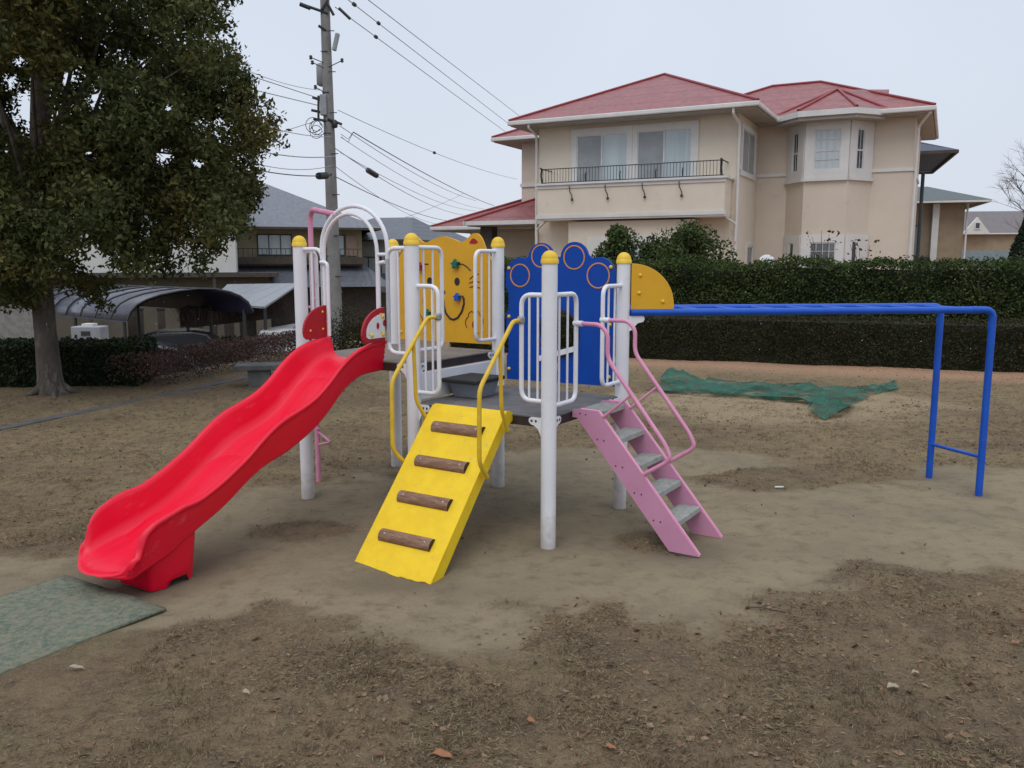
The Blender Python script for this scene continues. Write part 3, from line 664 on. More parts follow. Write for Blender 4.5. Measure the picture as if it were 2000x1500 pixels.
for sg in (-1, 1):
    X = lambda x: .51+sg*(x-.51)
    stroke('mouth_tube', [(X(a), b_) for a, b_ in [(.512, 1.415), (.515, 1.36), (.535, 1.305), (.575, 1.265), (.61, 1.258), (.65, 1.275), (.69, 1.325), (.71, 1.385), (.71, 1.42), (.695, 1.445)]], .0085, M['black'], cat)
    stroke('eyebrow', [(X(a), b_) for a, b_ in [(.655, 1.69), (.70, 1.69), (.74, 1.67), (.775, 1.64)]], .005, M['iron'], cat)
    inlay('ear_spot', spl([(X(.765), 1.85), (X(.80), 1.885), (X(.84), 1.862), (X(.835), 1.848), (X(.80), 1.843)], 4), M['dred'], cat)
    for (a, b_, c_, d) in ((.765, 1.575, .85, 1.615), (.76, 1.545, .86, 1.553), (.765, 1.513, .86, 1.508)):
        stroke('whisker', [(X(a), b_), (X((a+c_)/2), (b_+d)/2+.012), (X(c_), d)], .004, M['brown'], cat)
    inlay('paw_spot', circ((X(.81), 1.225), .026, 16, 1.2), M['dred'], cat)
    stroke('paw_outline', [(X(a), b_) for a, b_ in [(.735, 1.20), (.72, 1.235), (.73, 1.27), (.75, 1.285), (.752, 1.31), (.78, 1.33), (.80, 1.318), (.82, 1.335), (.85, 1.325), (.86, 1.30), (.885, 1.28), (.89, 1.24)]], .0035, M['brown'], cat)
    stroke('paw_line', [(X(.80), 1.14), (X(.845), 1.165)], .0035, M['brown'], cat)
def hold(u, v, r, mt):
    P = [(u+(r if i % 2 == 0 else r*.55)*math.cos(i*math.pi/5+.4), v+(r if i % 2 == 0 else r*.55)*math.sin(i*math.pi/5+.4)) for i in range(10)]
    mk('climbing_hold', MB().prism(P, lambda a, b_, w: (a, TP-.01+w, b_), -.035, 0), mt, cat, bevel=.006)
hold(.64, 1.69, .042, M['green']); hold(.655, 1.435, .036, M['bluep']); hold(.29, 1.67, .038, M['dred']); hold(.36, 1.30, .036, M['green'])
for u, v in ((.075, 1.79), (.075, 1.14), (.945, 1.70), (.945, 1.16)): mk('bolt', MB().dome((u, TP-.011, v), .014, .012, (0, -1, 0), 12, 4), M['yellow'], cat)
# blue paw panel
def lobe(c, r, a0, a1, n=12): return [(c[0]+r*math.cos(R(a0+(a1-a0)*i/n)), c[1]+r*math.sin(R(a0+(a1-a0)*i/n))) for i in range(n+1)]
out = [(1.105, .825), (2.005, .835)]+[(2.005, 1.0), (1.985, 1.03), (1.985, 1.18), (2.005, 1.2), (2.005, 1.30), (1.985, 1.33), (1.985, 1.48), (2.003, 1.52), (2.0, 1.60)]
out += lobe((1.868, 1.607), .133, 15, 112)+lobe((1.675, 1.735), .112, -8+20, 178)[0:13]+lobe((1.402, 1.735), .108, 8, 172)+lobe((1.225, 1.605), .132, 72, 165)
out += [(1.095, 1.60), (1.097, 1.52), (1.12, 1.48), (1.12, 1.35), (1.10, 1.32), (1.10, 1.2), (1.12, 1.18), (1.12, 1.03), (1.102, 1.0)]
hc = (1.55, 1.19); paw = mk('paw_panel', MB().prism([out, circ(hc, .165, 40)], lambda u, v, w: (u, TP+w, v), -.01, .01), M['blue'], PS)
def ringm(c, r, w, n=36): return [circ(c, r+w, n), circ(c, r-w, n)]
for c, r in (((1.222, 1.607), .082), ((1.404, 1.748), .080), ((1.675, 1.738), .082), ((1.868, 1.611), .086)):
    mk('toe_ring', MB().prism(ringm(c, r, .0045), ff, -.0012, .0012), M['orange'], paw)
mk('window_rim', MB().prism(ringm(hc, .170, .006), ff, -.004, .002), M['fascia'], paw)
for a in (40, 140, 220, 320): mk('rim_bolt', MB().dome((hc[0]+.185*math.cos(R(a)), TP-.01, hc[1]+.185*math.sin(R(a))), .01, .008, (0, -1, 0), 10, 3), M['bluep'], paw)
mk('rack_bar', MB().prism([(1.40, 1.02), (1.72, 1.115), (1.72, 1.075), (1.40, .98)], lambda u, v, w: (u, TP-.03+w, v), -.006, .006), M['white'], paw)
mk('spin_disc', MB().lathe((1.512, TP-.013, 1.085), [(.045, 0), (.045, .018), (.03, .026)], 22, (0, -1, 0)), M['blue'], paw)
sdk = mk('picture_disc', MB().lathe((1.512, TP-.013, .945), [(.045, 0), (.045, .012), (.035, .018)], 22, (0, -1, 0)), M['orange'], paw)
mk('disc_centre', MB().lathe((1.512, TP-.031, .945), [(.018, 0), (.018, .003)], 16, (0, -1, 0)), M['dred'], sdk)
for u, v in ((1.125, 1.66), (1.965, 1.67), (1.125, 1.30), (1.965, 1.27), (1.125, .905), (1.965, .90)): mk('bolt', MB().dome((u, TP-.011, v), .014, .012, (0, -1, 0), 12, 4), M['yellow'], paw)
# overhead ladder (world coordinates)
BZ = 1.36; A0 = Vector((.80, 5.875, BZ)); A1 = Vector((3.52, 6.225, BZ)); off = Vector((-.115, .53, 0)); d_ = (A1-A0).normalized()
A1g = Vector((3.50, 6.19, 0)); B1g = A1g+off
mb = MB(); mb.tube(fil([A0+d_*.02, A1, A1g+Vector((0, 0, -.1))], .07, 6), .0255, 14)
b0 = A0+off+d_*.06; mb2 = MB(); mb2.tube(fil([b0, A1+off, B1g+Vector((0, 0, -.1))], .07, 6), .0255, 14)
ml = mk('overhead_ladder', mb, M['bluep'], PS, world=True)
mk('side_tube', mb2, M['bluep'], ml, world=True)
mk('end_tube', MB().tube([A0+d_*.05, A0+off+d_*.05], .022, 12), M['bluep'], ml, world=True)
mk('lower_tie', MB().tube([A1g+Vector((.002, .003, .265)), B1g+Vector((.002, .003, .25))], .0135, 10), M['bluep'], ml, world=True)
for k in range(9):
    p = A0+d_*(.30+.285*k); mk('rung', MB().tube([p, p+off], .0155, 10), M['bluep'], ml, world=True)
for p in (A1-Vector((.004, 0, .09)), A1+off-Vector((.004, 0, .09))): mk('sleeve', MB().tube([p, p+Vector((0, 0, -.05))], .0275, 14), M['bluep'], ml, world=True)
for f in (.94,): mk('sleeve', MB().tube([A0+d_*(2.74*f), A0+d_*(2.74*f+.03)], .0275, 14), M['bluep'], ml, world=True)
mk('ladder_bracket', MB().prism([(.04, -.025), (.14, -.025), (.15, -.045), (.14, -.065), (.10, -.075), (.06, -.12), (.04, -.13)], lambda u, v, w: tuple(A0+d_*(u-.03)+Vector((0, w, v))), -.005, .005), M['white'], ml, world=True)
qd = [(0, .0)]+[(.30*math.cos(a), .305*math.sin(a)) for a in [i*math.pi/2/14 for i in range(15)]]
qd = [(0, 0), (.305, 0)]+[(.305*math.cos(a), .03+.285*math.sin(a)) for a in [i*math.pi/2/14 for i in range(15)]]
qp = mk('quarter_disc_board', MB().prism(qd, lambda u, v, w: tuple(A0+d_*(u+.02)+Vector((0, -.002+w, v+.02))), -.009, .009), M['ochre'], PS, world=True, bevel=.003)
for u, v in ((.06, .235), (.055, .115), (.225, .055)): mk('bolt', MB().dome(A0+d_*(u+.02)+Vector((0, -.013, v+.02)), .013, .011, (0, -1, 0), 12, 4), M['yellow'], qp, world=True)
#BACK
# ------------------------------------------------------------------ garden pieces in the park
# stone bench
bp = at(512, 752, z=0); zt = .36
bt = thing('stone_bench', 'flat grey stone bench behind the upper part of the red slide', 'bench', (bp.x, bp.y, 0), R(14))
zt = .30
mk('seat_slab', MB().b2((-.35, -.22, zt-.07), (1.25, .22, zt)), M['bench'], bt, bevel=.012)
for x in (-.03, .85): mk('leg', MB().b2((x-.15, -.16, -.05), (x+.15, .16, zt-.071)), M['bench'], bt, bevel=.012)
# green net
CN = [(1290, 742), (1325, 737), (1380, 748), (1480, 752), (1600, 760), (1670, 765), (1748, 752), (1755, 762), (1700, 775), (1672, 790), (1655, 815), (1610, 822), (1575, 812), (1590, 795), (1560, 788), (1450, 778), (1340, 771), (1290, 768)]
oc = [at(a, b_, z=0) for a, b_ in CN]; cen = at(1470, 765, z=0)
vs_ = []; fs_ = []; 
from mathutils.geometry import delaunay_2d_cdt, intersect_point_tri_2d
pts2 = [Vector((p.x, p.y)) for p in oc]; nb = len(pts2)
def inside(x, y, poly):
    c = False; j = len(poly)-1
    for i in range(len(poly)):
        if (poly[i][1] > y) != (poly[j][1] > y) and x < (poly[j][0]-poly[i][0])*(y-poly[i][1])/(poly[j][1]-poly[i][1])+poly[i][0]: c = not c
        j = i
    return c
inner = []
xs = [p.x for p in pts2]; ys = [p.y for p in pts2]; gx = min(xs)
while gx < max(xs):
    gy = min(ys)
    while gy < max(ys):
        q = Vector((gx+random.uniform(-.02, .02), gy+random.uniform(-.02, .02)))
        if inside(q.x, q.y, pts2): inner.append(q)
        gy += .06
    gx += .06
V2, E2, F2, _, _, _ = delaunay_2d_cdt(pts2+inner, [(i, (i+1) % nb) for i in range(nb)], [], 1, 1e-4)
vv = []
for p in V2:
    x, y = p; z = gz(x, y)+.012+.07*max(0, noise.noise(Vector((x*2.2, y*5, 3))))+.10*abs(noise.noise(Vector((x*5, y*12, 1))))
    bun = math.exp(-((x-2.35)**2+(y-12.2)**2)/.04)*.13+math.exp(-((x-3.62)**2/.06+(y-9.5)**2/.08))*.09
    z += bun*(1+.6*noise.noise(Vector((x*12, y*12, 2)))); 
    hem = min((Vector((x, y))-q).length for q in pts2); z += .03*max(0, 1-abs(y-(12.55-.33*(x-2)*.55))/.18)
    vv.append((x, y, z))
o = mk('green_net', MB().add(vv, F2, True), M['net']); tag(o, 'torn green mesh net lying crumpled on the sandy soil before the hedge', 'netting')
nt = M['net'].node_tree; tb = nt.nodes.new('ShaderNodeBsdfTransparent'); ms = nt.nodes.new('ShaderNodeMixShader'); nn_ = nt.nodes.new('ShaderNodeTexNoise'); nn_.inputs['Scale'].default_value = 2.5; nn_.inputs['Detail'].default_value = 6
tcn = nt.nodes.new('ShaderNodeTexCoord'); nt.links.new(tcn.outputs['Object'], nn_.inputs['Vector']); mr_ = nt.nodes.new('ShaderNodeMapRange'); mr_.inputs[1].default_value = .45; mr_.inputs[2].default_value = .7; mr_.inputs[3].default_value = .18; mr_.inputs[4].default_value = .92
nt.links.new(nn_.outputs[0], mr_.inputs[0]); nt.links.new(mr_.outputs[0], ms.inputs[0]); nt.links.new(nt.nodes['Principled BSDF'].outputs[0], ms.inputs[1]); nt.links.new(tb.outputs[0], ms.inputs[2]); nt.links.new(ms.outputs[0], nt.nodes['Material Output'].inputs[0])
# hedges and shrubs
def face_leaves(n, p0, p1, depth, z0, z1, size, rough, wid=.55, top=.3, zfun=None, seed=0):
    """leaf quads over front, top and back of a clipped hedge between two ground points"""
    p0 = Vector(p0); p1 = Vector(p1); d = p1-p0; Ln = d.length; d.normalize(); nb_ = Vector((-d.y, d.x, 0))
    if nb_.y < 0: nb_ = -nb_
    C = []
    for i in range(n):
        u = random.uniform(0, Ln); zt_ = z1+(zfun(u) if zfun else 0)
        k = random.random()
        if random.random() < .12: u = random.choice((0, Ln))+random.gauss(0, rough*.5); k = 0; v = random.uniform(0, depth); z = random.uniform(z0, zt_); q = p0+d*u+nb_*v; C.append((q.x, q.y, z)); continue
        if k < top: v = random.uniform(0, depth); z = zt_
        elif k < .97: v = 0; z = random.uniform(z0, zt_)
        else: v = depth; z = random.uniform(z0, zt_)
        r = rough*(noise.noise(Vector((u*1.7, z*2.1, v*2+seed)))+.6*noise.noise(Vector((u*5, z*5, v*5+seed))))+random.gauss(0, rough*.28)
        if k < top: z += r
        else: v -= r if k < .97 else -r
        q = p0+d*u+nb_*v; C.append((q.x, q.y, z))
    return leaves(np.array(C), size, wid), (p0, d, nb_, Ln)
def hedge(name, label, p0, p1, depth, z0, z1, n, size, rough, mt, core, zfun=None, seed=0, group=None, cat='hedge', part=None):
    t = thing(name, label, cat, ((p0[0]+p1[0])/2, (p0[1]+p1[1])/2, z0), 0, group)
    V, (a, d, nb_, Ln) = face_leaves(n, (p0[0], p0[1], 0), (p1[0], p1[1], 0), depth, z0, z1, size, rough, zfun=zfun, seed=seed)
    quads('foliage', V, mt, t)
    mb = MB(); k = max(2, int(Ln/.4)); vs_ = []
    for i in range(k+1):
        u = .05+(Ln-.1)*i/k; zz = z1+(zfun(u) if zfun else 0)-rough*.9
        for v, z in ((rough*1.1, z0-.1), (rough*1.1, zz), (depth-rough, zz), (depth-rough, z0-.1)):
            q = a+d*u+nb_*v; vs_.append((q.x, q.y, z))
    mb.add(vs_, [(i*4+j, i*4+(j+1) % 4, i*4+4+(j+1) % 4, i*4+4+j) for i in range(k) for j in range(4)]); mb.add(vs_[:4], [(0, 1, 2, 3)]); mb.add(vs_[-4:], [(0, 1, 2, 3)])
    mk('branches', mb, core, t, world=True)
    return t
hy = hedge_y
hedge('low_hedge', 'low clipped brownish green hedge at the back of the lawn, right half', (-1.2, hy(-1.2)), (11.5, hy(11.5)), 1.0, 0, .76, 52000, .042, .05, M['leaf_low'], M['core'], seed=1)
def tallz(u):
    return .10*noise.noise(Vector((u*.9, 0, 3)))
hedge('tall_hedge', 'tall dark green hedge rising behind the low clipped hedge', (-.5, hy(-.5)+1.6), (13.5, hy(13.5)+1.6), 1.2, .5, 1.68, 72000, .058, .12, M['leaf_hedge'], M['core'], tallz, seed=5)
def bushy(name, label, c, rad, h, n, size, mt, z0=0, seed=0, group=None, stems=6, cat='shrub', core=None, cone=False, th_=None):
    t = thing(name, label, cat, (c[0], c[1], z0), 0, group); C = []
    lob = [(random.gauss(0, .42)*rad, random.gauss(0, .42)*rad, random.uniform(.3, .88)*h, random.uniform(.3, .55)*rad) for _ in range(16)]
    if th_: lob = [((random.uniform(-1, 1)*(1.12-f))*rad, random.uniform(-.5, .5)*rad, h*f, random.uniform(.16, .34)*rad) for f in [random.uniform(.1, 1)**.8*.93 for _ in range(30)]]
    while len(C) < n:
        if cone:
            f = random.random()**.8; a = random.uniform(0, 2*math.pi); r = rad*(1-f*.93)*(.75+.25*random.random())*(1+.22*noise.noise(Vector((a*2, f*7, seed))))
            C.append((r*math.cos(a), r*math.sin(a), f*h)); continue
        l = random.choice(lob); v = Vector([random.gauss(0, 1) for _ in range(3)]).normalized()*l[3]*random.random()**.25
        p = (l[0]+v.x, l[1]+v.y, l[2]+v.z)
        if p[2] < .03: continue
        C.append(p)
    V = leaves(np.array(C)+[c[0], c[1], z0], size, .55); quads('foliage', V, mt, t)
    mb = MB()
    for i in range(stems):
        l = lob[i]; mb.tube([(0, 0, -.05), (l[0]*.4, l[1]*.4, l[2]*.5), (l[0], l[1], l[2])] if not cone else [(0, 0, -.05), (0, 0, h*.5), (0, 0, h*.95)], rad*.04+.006, 6, .006)
    mk('stem', mb, M['twig'], t)
    return t
for i, (px, py, Y, rad, lab) in enumerate(((1270, 478, 18.9, 1.3, 'low loose dark shrub between the two taller ones before the ground-floor window'), (1208, 440, 18.6, 1.0, 'dark leafy shrub behind the yellow quarter disc, leftmost of three against the beige house'), (1345, 448, 18.3, 1.35, 'dark leafy shrub against the beige house, right and widest of three'))):
    q = at(px, py, Y=Y); bushy('garden_shrub', lab, (q.x, q.y), rad, q.z-.7, 9000, .085, M['leaf_hedge'], .7, i, 'garden shrubs above the hedge', 10, 'shrub', None, False, True)
for px, py, Y, lab in ((1690, 468, 17.2, 'bare spindly rose stem above the hedge in front of the bay window'), (1610, 448, 17.4, 'bare spindly stem sticking up left of the lower bay window'), (1985, 290, 26, None)):
    q = at(px, py, Y=Y)
    if lab:
        t = thing('rose_bush', lab, 'plant', (q.x, q.y, 0), 0, 'thin plants above the tall hedge'); mb = MB()
        for k in range(5):
            x1 = random.uniform(-.35, .35); mb.tube([(0, 0, 1.2), (x1*.5, 0, q.z*.75), (x1, 0, q.z-.2*random.random())], .009, 5, .004)
        mk('stem', mb, M['twig'], t)
        C = np.array([(q.x+random.uniform(-.35, .35), q.y, q.z-.45*random.random()) for _ in range(26)]); quads('foliage', leaves(C, .08, .6), M['leaf_low'], t)
    else:
        t = thing('bare_tree', 'leafless tree with fine twigs at the right edge of the photo', 'tree', (q.x+.9, q.y, 0)); mb = MB(); mb2 = MB()
        mb.tube([(0, 0, -.1), (.1, 0, 1.5), (0, 0, 3.0), (-.1, 0, 4.2)], .11, 8, .05); mk('trunk', mb, M['twig'], t)
        def br(p, d, ln, r, lv):
            e = p+d*ln; mb2.tube([p, p+d*ln*.5+Vector((0, 0, .03*ln)), e], r, 5, r*.55, cap=False)
            if lv:
                for _ in range(4):
                    nd = (d+Vector((random.gauss(0, .55), random.gauss(0, .55), random.gauss(.1, .4)))).normalized(); br(p.lerp(e, random.uniform(.4, 1)), nd, ln*.62, r*.55, lv-1)
        for k in range(7): br(Vector((0, 0, 1.8+.35*k)), Vector((random.uniform(-1, 1), random.uniform(-.6, .6), .9)).normalized(), 1.05, .016, 3)
        mk('branches', mb2, M['twig'], t)
q = at(2008, 425, Y=21); bushy('conifer', 'dark conifer at the right edge above the hedge', (q.x, q.y), .95, q.z, 6500, .09, M['leaf_con'], 0, 3, None, 1, 'tree', None, True)
# left side hedges
hedge('green_hedge', 'dark green clipped hedge behind the big tree trunk', (-14, 11.2), (-5.25, 11.7), .9, -.1, .60, 34000, .05, .05, M['leaf_left'], M['core'], seed=9)
def twig_hedge(name, label, p0, p1, depth, h, n, group):
    p0 = Vector((*p0, 0)); p1 = Vector((*p1, 0)); d = (p1-p0); Ln = d.length; d.normalize(); nb_ = Vector((d.y, -d.x, 0))
    t = thing(name, label, 'hedge', tuple((p0+p1)/2), 0, group)
    mb = MB(); 
    for i in range(n):
        q = p0+d*random.uniform(0, Ln)+nb_*random.uniform(-depth/2, depth/2); hh = h*random.uniform(.75, 1.02)
        lean = Vector((random.gauss(0, .10), random.gauss(0, .10), 0)); z0 = drop(q.x, q.y)*.3
        m1 = q+lean*.4+Vector((0, 0, hh*.5)); mb.tube([q+Vector((0, 0, z0-.05)), m1, q+lean*1.2+Vector((0, 0, hh))], .007, 4, .003, cap=False)
        for _ in range(3):
            s_ = q.lerp(m1, random.uniform(.6, 1)); mb.tube([s_+Vector((0, 0, .1)), s_+Vector((random.gauss(0, .09), random.gauss(0, .09), hh*.42))], .004, 3, .002, cap=False)
    mk('branches', mb, M['twig'], t)
    C = []
    for i in range(int(Ln*4200)):
        q = p0+d*random.uniform(0, Ln)+nb_*random.uniform(-depth/2, depth/2); f = random.random()**.55; C.append((q.x, q.y, h*(.02+1.0*f)+.05*noise.noise(q*2)))
    quads('foliage', leaves(np.array(C), .035, .5), M['leaf_brown'], t)
    a = p0+nb_*0; mb = MB(); P = [p0+d*.12+nb_*(depth*.36), p1+nb_*(depth*.36), p1-nb_*(depth*.36), p0+d*.12-nb_*(depth*.36)]
    vs_ = [(q.x, q.y, -.2) for q in P]+[(q.x, q.y, h*.8) for q in P]
    mb.add(vs_, [(0, 1, 5, 4), (1, 2, 6, 5), (2, 3, 7, 6), (3, 0, 4, 7), (4, 5, 6, 7)]); mk('inner_twigs', mb, M['corebrown'], t)
twig_hedge('twiggy_hedge', 'russet half-bare hedge of upright twigs between the dark hedge and the slide', (-5.22, 11.45), (-3.75, 16.2), .8, .44, 620, None)
q = at(668, 700, z=0); bushy('round_shrub', 'small brownish green shrub seen through the white entrance arch', (q.x, q.y), .75, .75, 5200, .045, M['leaf_low'], 0, 4)
# big evergreen tree
TX, TY = -6.03, 11.0
tr = thing('evergreen_tree', 'large broad evergreen tree with mottled trunk at the left edge', 'tree', (TX, TY, 0))
mb = MB(); tp = [(0.02, 0, -.1), (0, 0, .03), (-.01, 0, .25), (-.02, 0, .8), (-.04, .02, 1.5), (-.02, .03, 2.1), (.05, .05, 2.9), (.12, .1, 4.2), (.1, 0, 5.6)]
mb.tube(tp, [.28, .18, .15, .132, .135, .155, .13, .10, .06], 16)
for a in (.3, 1.6, 2.9, 4.0, 5.3): mb.tube([(.1*math.cos(a), .1*math.sin(a), .12), (.24*math.cos(a), .24*math.sin(a), .03), (.42*math.cos(a), .42*math.sin(a), -.03)], .06, 8, .02)
mk('trunk', mb, M['bark'], tr)
mb = MB(); LB = []
lobes = []
def addl(px, py, Y, r): 
    q = at(px, py, Y=Y); lobes.append((q.x, q.y, q.z, r))
for px, py, r in ((412, 120, .40), (455, 200, .42), (462, 290, .42), (472, 375, .34), (450, 430, .36), (425, 395, .4), (400, 350, .45), (368, 45, .45), (370, 150, .6), (385, 300, .55), (350, 400, .5), (420, 465, .2), (300, 460, .35), (250, 500, .35), (200, 545, .25),
    (280, 60, .6), (250, 200, .7), (260, 330, .6), (180, 420, .55), (150, 300, .6), (140, 90, .7), (60, 60, .8), (60, 330, .5), (40, 420, .6), (90, 480, .45), (20, 520, .5), (-60, 300, .9), (-40, 120, .9), (-60, 500, .7), (330, 250, .6),
    (200, -40, .8), (330, -60, .8), (60, -90, .9), (330, 515, .16), (130, 540, .2), (30, 570, .3), (505, 345, .13), (500, 240, .16), (240, 430, .4), (320, -10, .45),(470, 160, .2),(395, 490,.13)):
    for k in range(3): addl(px+random.gauss(0, 12), py+random.gauss(0, 12), TY+random.uniform(-1.6, 2.2)*(1 if r > .3 else .35), r*random.uniform(.7, 1.0))
for k in range(46): # the rest of the crown, beyond and behind
    a = random.uniform(0, 2*math.pi); rr = random.uniform(1.0, 2.7); z = random.uniform(2.6, 7.5); rr *= math.sqrt(max(.1, 1-((z-4.4)/3.6)**2))
    x = TX+rr*math.cos(a); 
    lobes.append((min(x, -3.9), TY+rr*math.sin(a), z, random.uniform(.4, .65)))
C = []
tot = sum(l[3]**2 for l in lobes); NL = 215000
GAP = [(at(px, py, Y=1.0), pr_) for px, py, pr_ in ((55, 205, 34), (190, 195, 22), (280, 125, 13), (320, 305, 20), (70, 160, 18), (130, 150, 16), (175, 305, 12), (385, 320, 16), (20, 160, 20), (35, 120, 16), (330, 210, 10), (75, 270, 14))]
GW = []
for g, pr_ in GAP:  # openings in the crown: real cylinders left free of leaves
    GW.append((g.x, g.z-EYE, pr_/F))
for l in lobes:
    n = int(NL*l[3]**2/tot); v = rng.normal(size=(n, 3)); v /= np.linalg.norm(v, axis=1)[:, None]
    # leaves gathered into small sprays inside each lobe
    k = max(4, n//26); sc_ = rng.normal(size=(k, 3)); sc_ /= np.linalg.norm(sc_, axis=1)[:, None]; sc_ *= (l[3]*rng.uniform(.35, 1.05, k))[:, None]; sc_[:, 2] *= .85
    idx = rng.integers(0, k, n); p = sc_[idx]+v*(rng.uniform(.02, .17, n))[:, None]; p[:, 2] -= .03
    C.append(p+np.array(l[:3]))
C = np.concatenate(C); px = C[:, 0]/C[:, 1]; pz = (C[:, 2]-EYE)/C[:, 1]; keep = np.ones(len(C), bool)
for gx, gz_, gr in GW:
    dd = np.hypot((px-gx)/gr, (pz-gz_)/gr)+rng.normal(0, .32, len(C))+.25*np.sin(C[:, 0]*23)*np.sin(C[:, 2]*19); keep &= dd > .95
C = C[keep]
crown = quads('crown', leaves(C, .074, .46, .5), M['leaf_tree'], tr)
mb = MB()
for l in random.sample(lobes, 44):
    b0_ = Vector((.0, .05, random.uniform(1.7, 3.2))); e = Vector((l[0]-TX, l[1]-TY, l[2])); mid = b0_.lerp(e, .5)+Vector((0, 0, .15*(e-b0_).length*.6))
    mb.tube([b0_, mid, e], .036, 7, .006, cap=False)
mk('limb', mb, M['bark'], tr)
# ------------------------------------------------------------------ red-roofed house
HA = R(-27); HO = at(1437, 430, Y=25)
HS = thing('beige_house', 'two-storey beige stucco house with red hip roofs, balcony and bay window', 'house', (HO.x, HO.y, 0), HA)
def wbox(a, b_): return MB().b2(a, b_)
mk('wall', wbox((-6.3, 0, -.2), (0, 7.6, 6.03)), M['stucco'], HS)
mk('wall', wbox((.002, 2.76, -.2), (4.46, 7.6, 6.0)), M['stucco2'], HS)
mk('wall', wbox((-8.5, 3.2, -.2), (-6.302, 8.2, 6.05)), M['stucco2'], HS)
mk('wall', wbox((-10.9, 3.6, -.2), (-8.502, 8.0, 3.0)), M['stucco2'], HS)
mk('wall', wbox((-5.0, -.6, -.2), (-1.07, -.002, 2.95)), M['stucco'], HS)
bay = [(.92, 2.76), (1.55, 1.93), (2.78, 1.93), (3.34, 2.76)]
mk('bay_wall', MB().prism(bay, lambda u, v, w: (u, v, w), -.2, 6.0), M['stucco2'], HS)
mk('wall', wbox((-.9, 3.3, 2.0), (-.8, 3.4, 2.1)), M['stucco'], HS)
def hip(name, x0, x1, y0, y1, z, rise, ridge_along, th_=.0, mat=None, par=HS, ridgeinset=None, caps=True):
    w = (x1-x0)/2; d = (y1-y0)/2
    if ridge_along == 'x':
        k = ridgeinset if ridgeinset is not None else d; A = (x0+k, (y0+y1)/2, z+rise); B = (x1-k, (y0+y1)/2, z+rise)
        f = [(0, 1, 5, 4), (1, 2, 5), (2, 3, 4, 5), (3, 0, 4)]
    else:
        k = ridgeinset if ridgeinset is not None else w; A = ((x0+x1)/2, y0+k, z+rise); B = ((x0+x1)/2, y1-k, z+rise)
        f = [(0, 1, 4), (1, 2, 5, 4), (2, 3, 5), (3, 0, 4, 5)]
    vs_ = [(x0, y0, z), (x1, y0, z), (x1, y1, z), (x0, y1, z), A, B]
    r = mk(name, MB().add(vs_, f+[(0, 1, 2, 3)]), mat or M['redroof'], par)
    if caps:
        c = [(0, 4), (1, 4 if ridge_along == 'y' else 5), (4, 5)]; 
        mb = MB()
        for a, b_ in c: mb.tube([Vector(vs_[a])+Vector((0, 0, .02)), Vector(vs_[b_])+Vector((0, 0, .02))], .045, 6)
        mk('ridge_cap', mb, M['ridge'], r)
    return r
def eave(x0, x1, y0, y1, z, par, t=.14, wd=.08):
    mb = MB(); mb.b2((x0, y0-wd/2, z-t), (x1, y0+wd/2, z-.004)); mb.b2((x0, y1-wd/2, z-t), (x1, y1+wd/2, z-.004)); mb.b2((x0-wd/2, y0-wd/2, z-t+.002), (x0+wd/2, y1+wd/2, z-.006)); mb.b2((x1-wd/2, y0-wd/2, z-t+.002), (x1+wd/2, y1+wd/2, z-.006))
    g = mk('gutter', mb, M['trim'], par, bevel=.03)
    mk('soffit', MB().b2((x0+.05, y0+.05, z-t-.03), (x1-.05, y1-.05, z-t+.02)), M['soffit'], par)
r = hip('roof', -7.0, .65, -.75, 8.3, 6.09, 1.75, 'y', ridgeinset=3.8); eave(-7.0, .65, -.75, 8.3, 6.09, r)
r = hip('roof', -3.6, 4.95, 2.05, 8.35, 6.062, 1.5, 'x', ridgeinset=3.5); eave(-2.6, 4.95, 2.05, 8.35, 6.062, r)
r = hip('roof', -9.35, -5.0, 2.5, 8.9, 6.15, 1.3, 'x', ridgeinset=2.4); eave(-9.35, -5.4, 2.5, 8.9, 6.15, r)
# bay roof
bo = [(.55, 2.2), (1.38, 1.38), (2.98, 1.38), (3.72, 2.2)]; ap = (2.2, 3.4, 6.95)
mb = MB(); zb_ = 6.07; vs_ = [(x, y, zb_) for x, y in bo]+[(3.6, 4.2, zb_+.9), (.8, 4.2, zb_+.9), ap]
mb.add(vs_, [(0, 1, 6), (1, 2, 6), (2, 3, 6), (3, 4, 6), (5, 0, 6)]); br_ = mk('bay_roof', mb, M['redroof'], HS)
mb = MB()
for k in (0, 1, 2, 3): mb.tube([Vector(vs_[k])+Vector((0, 0, .02)), Vector(ap)+Vector((0, 0, .02))], .045, 6)
mk('ridge_cap', mb, M['ridge'], br_)
mk('gutter', MB().prism(bo+[(3.5, 2.75), (.75, 2.75)], lambda u, v, w: (u, v, w), zb_-.17, zb_-.004), M['trim'], br_)
mk('soffit', MB().prism([(x*.98+.04, y+.07) for x, y in bo]+[(3.4, 2.75), (.85, 2.75)], lambda u, v, w: (u, v, w), zb_-.27, zb_-.172), M['soffit'], br_)
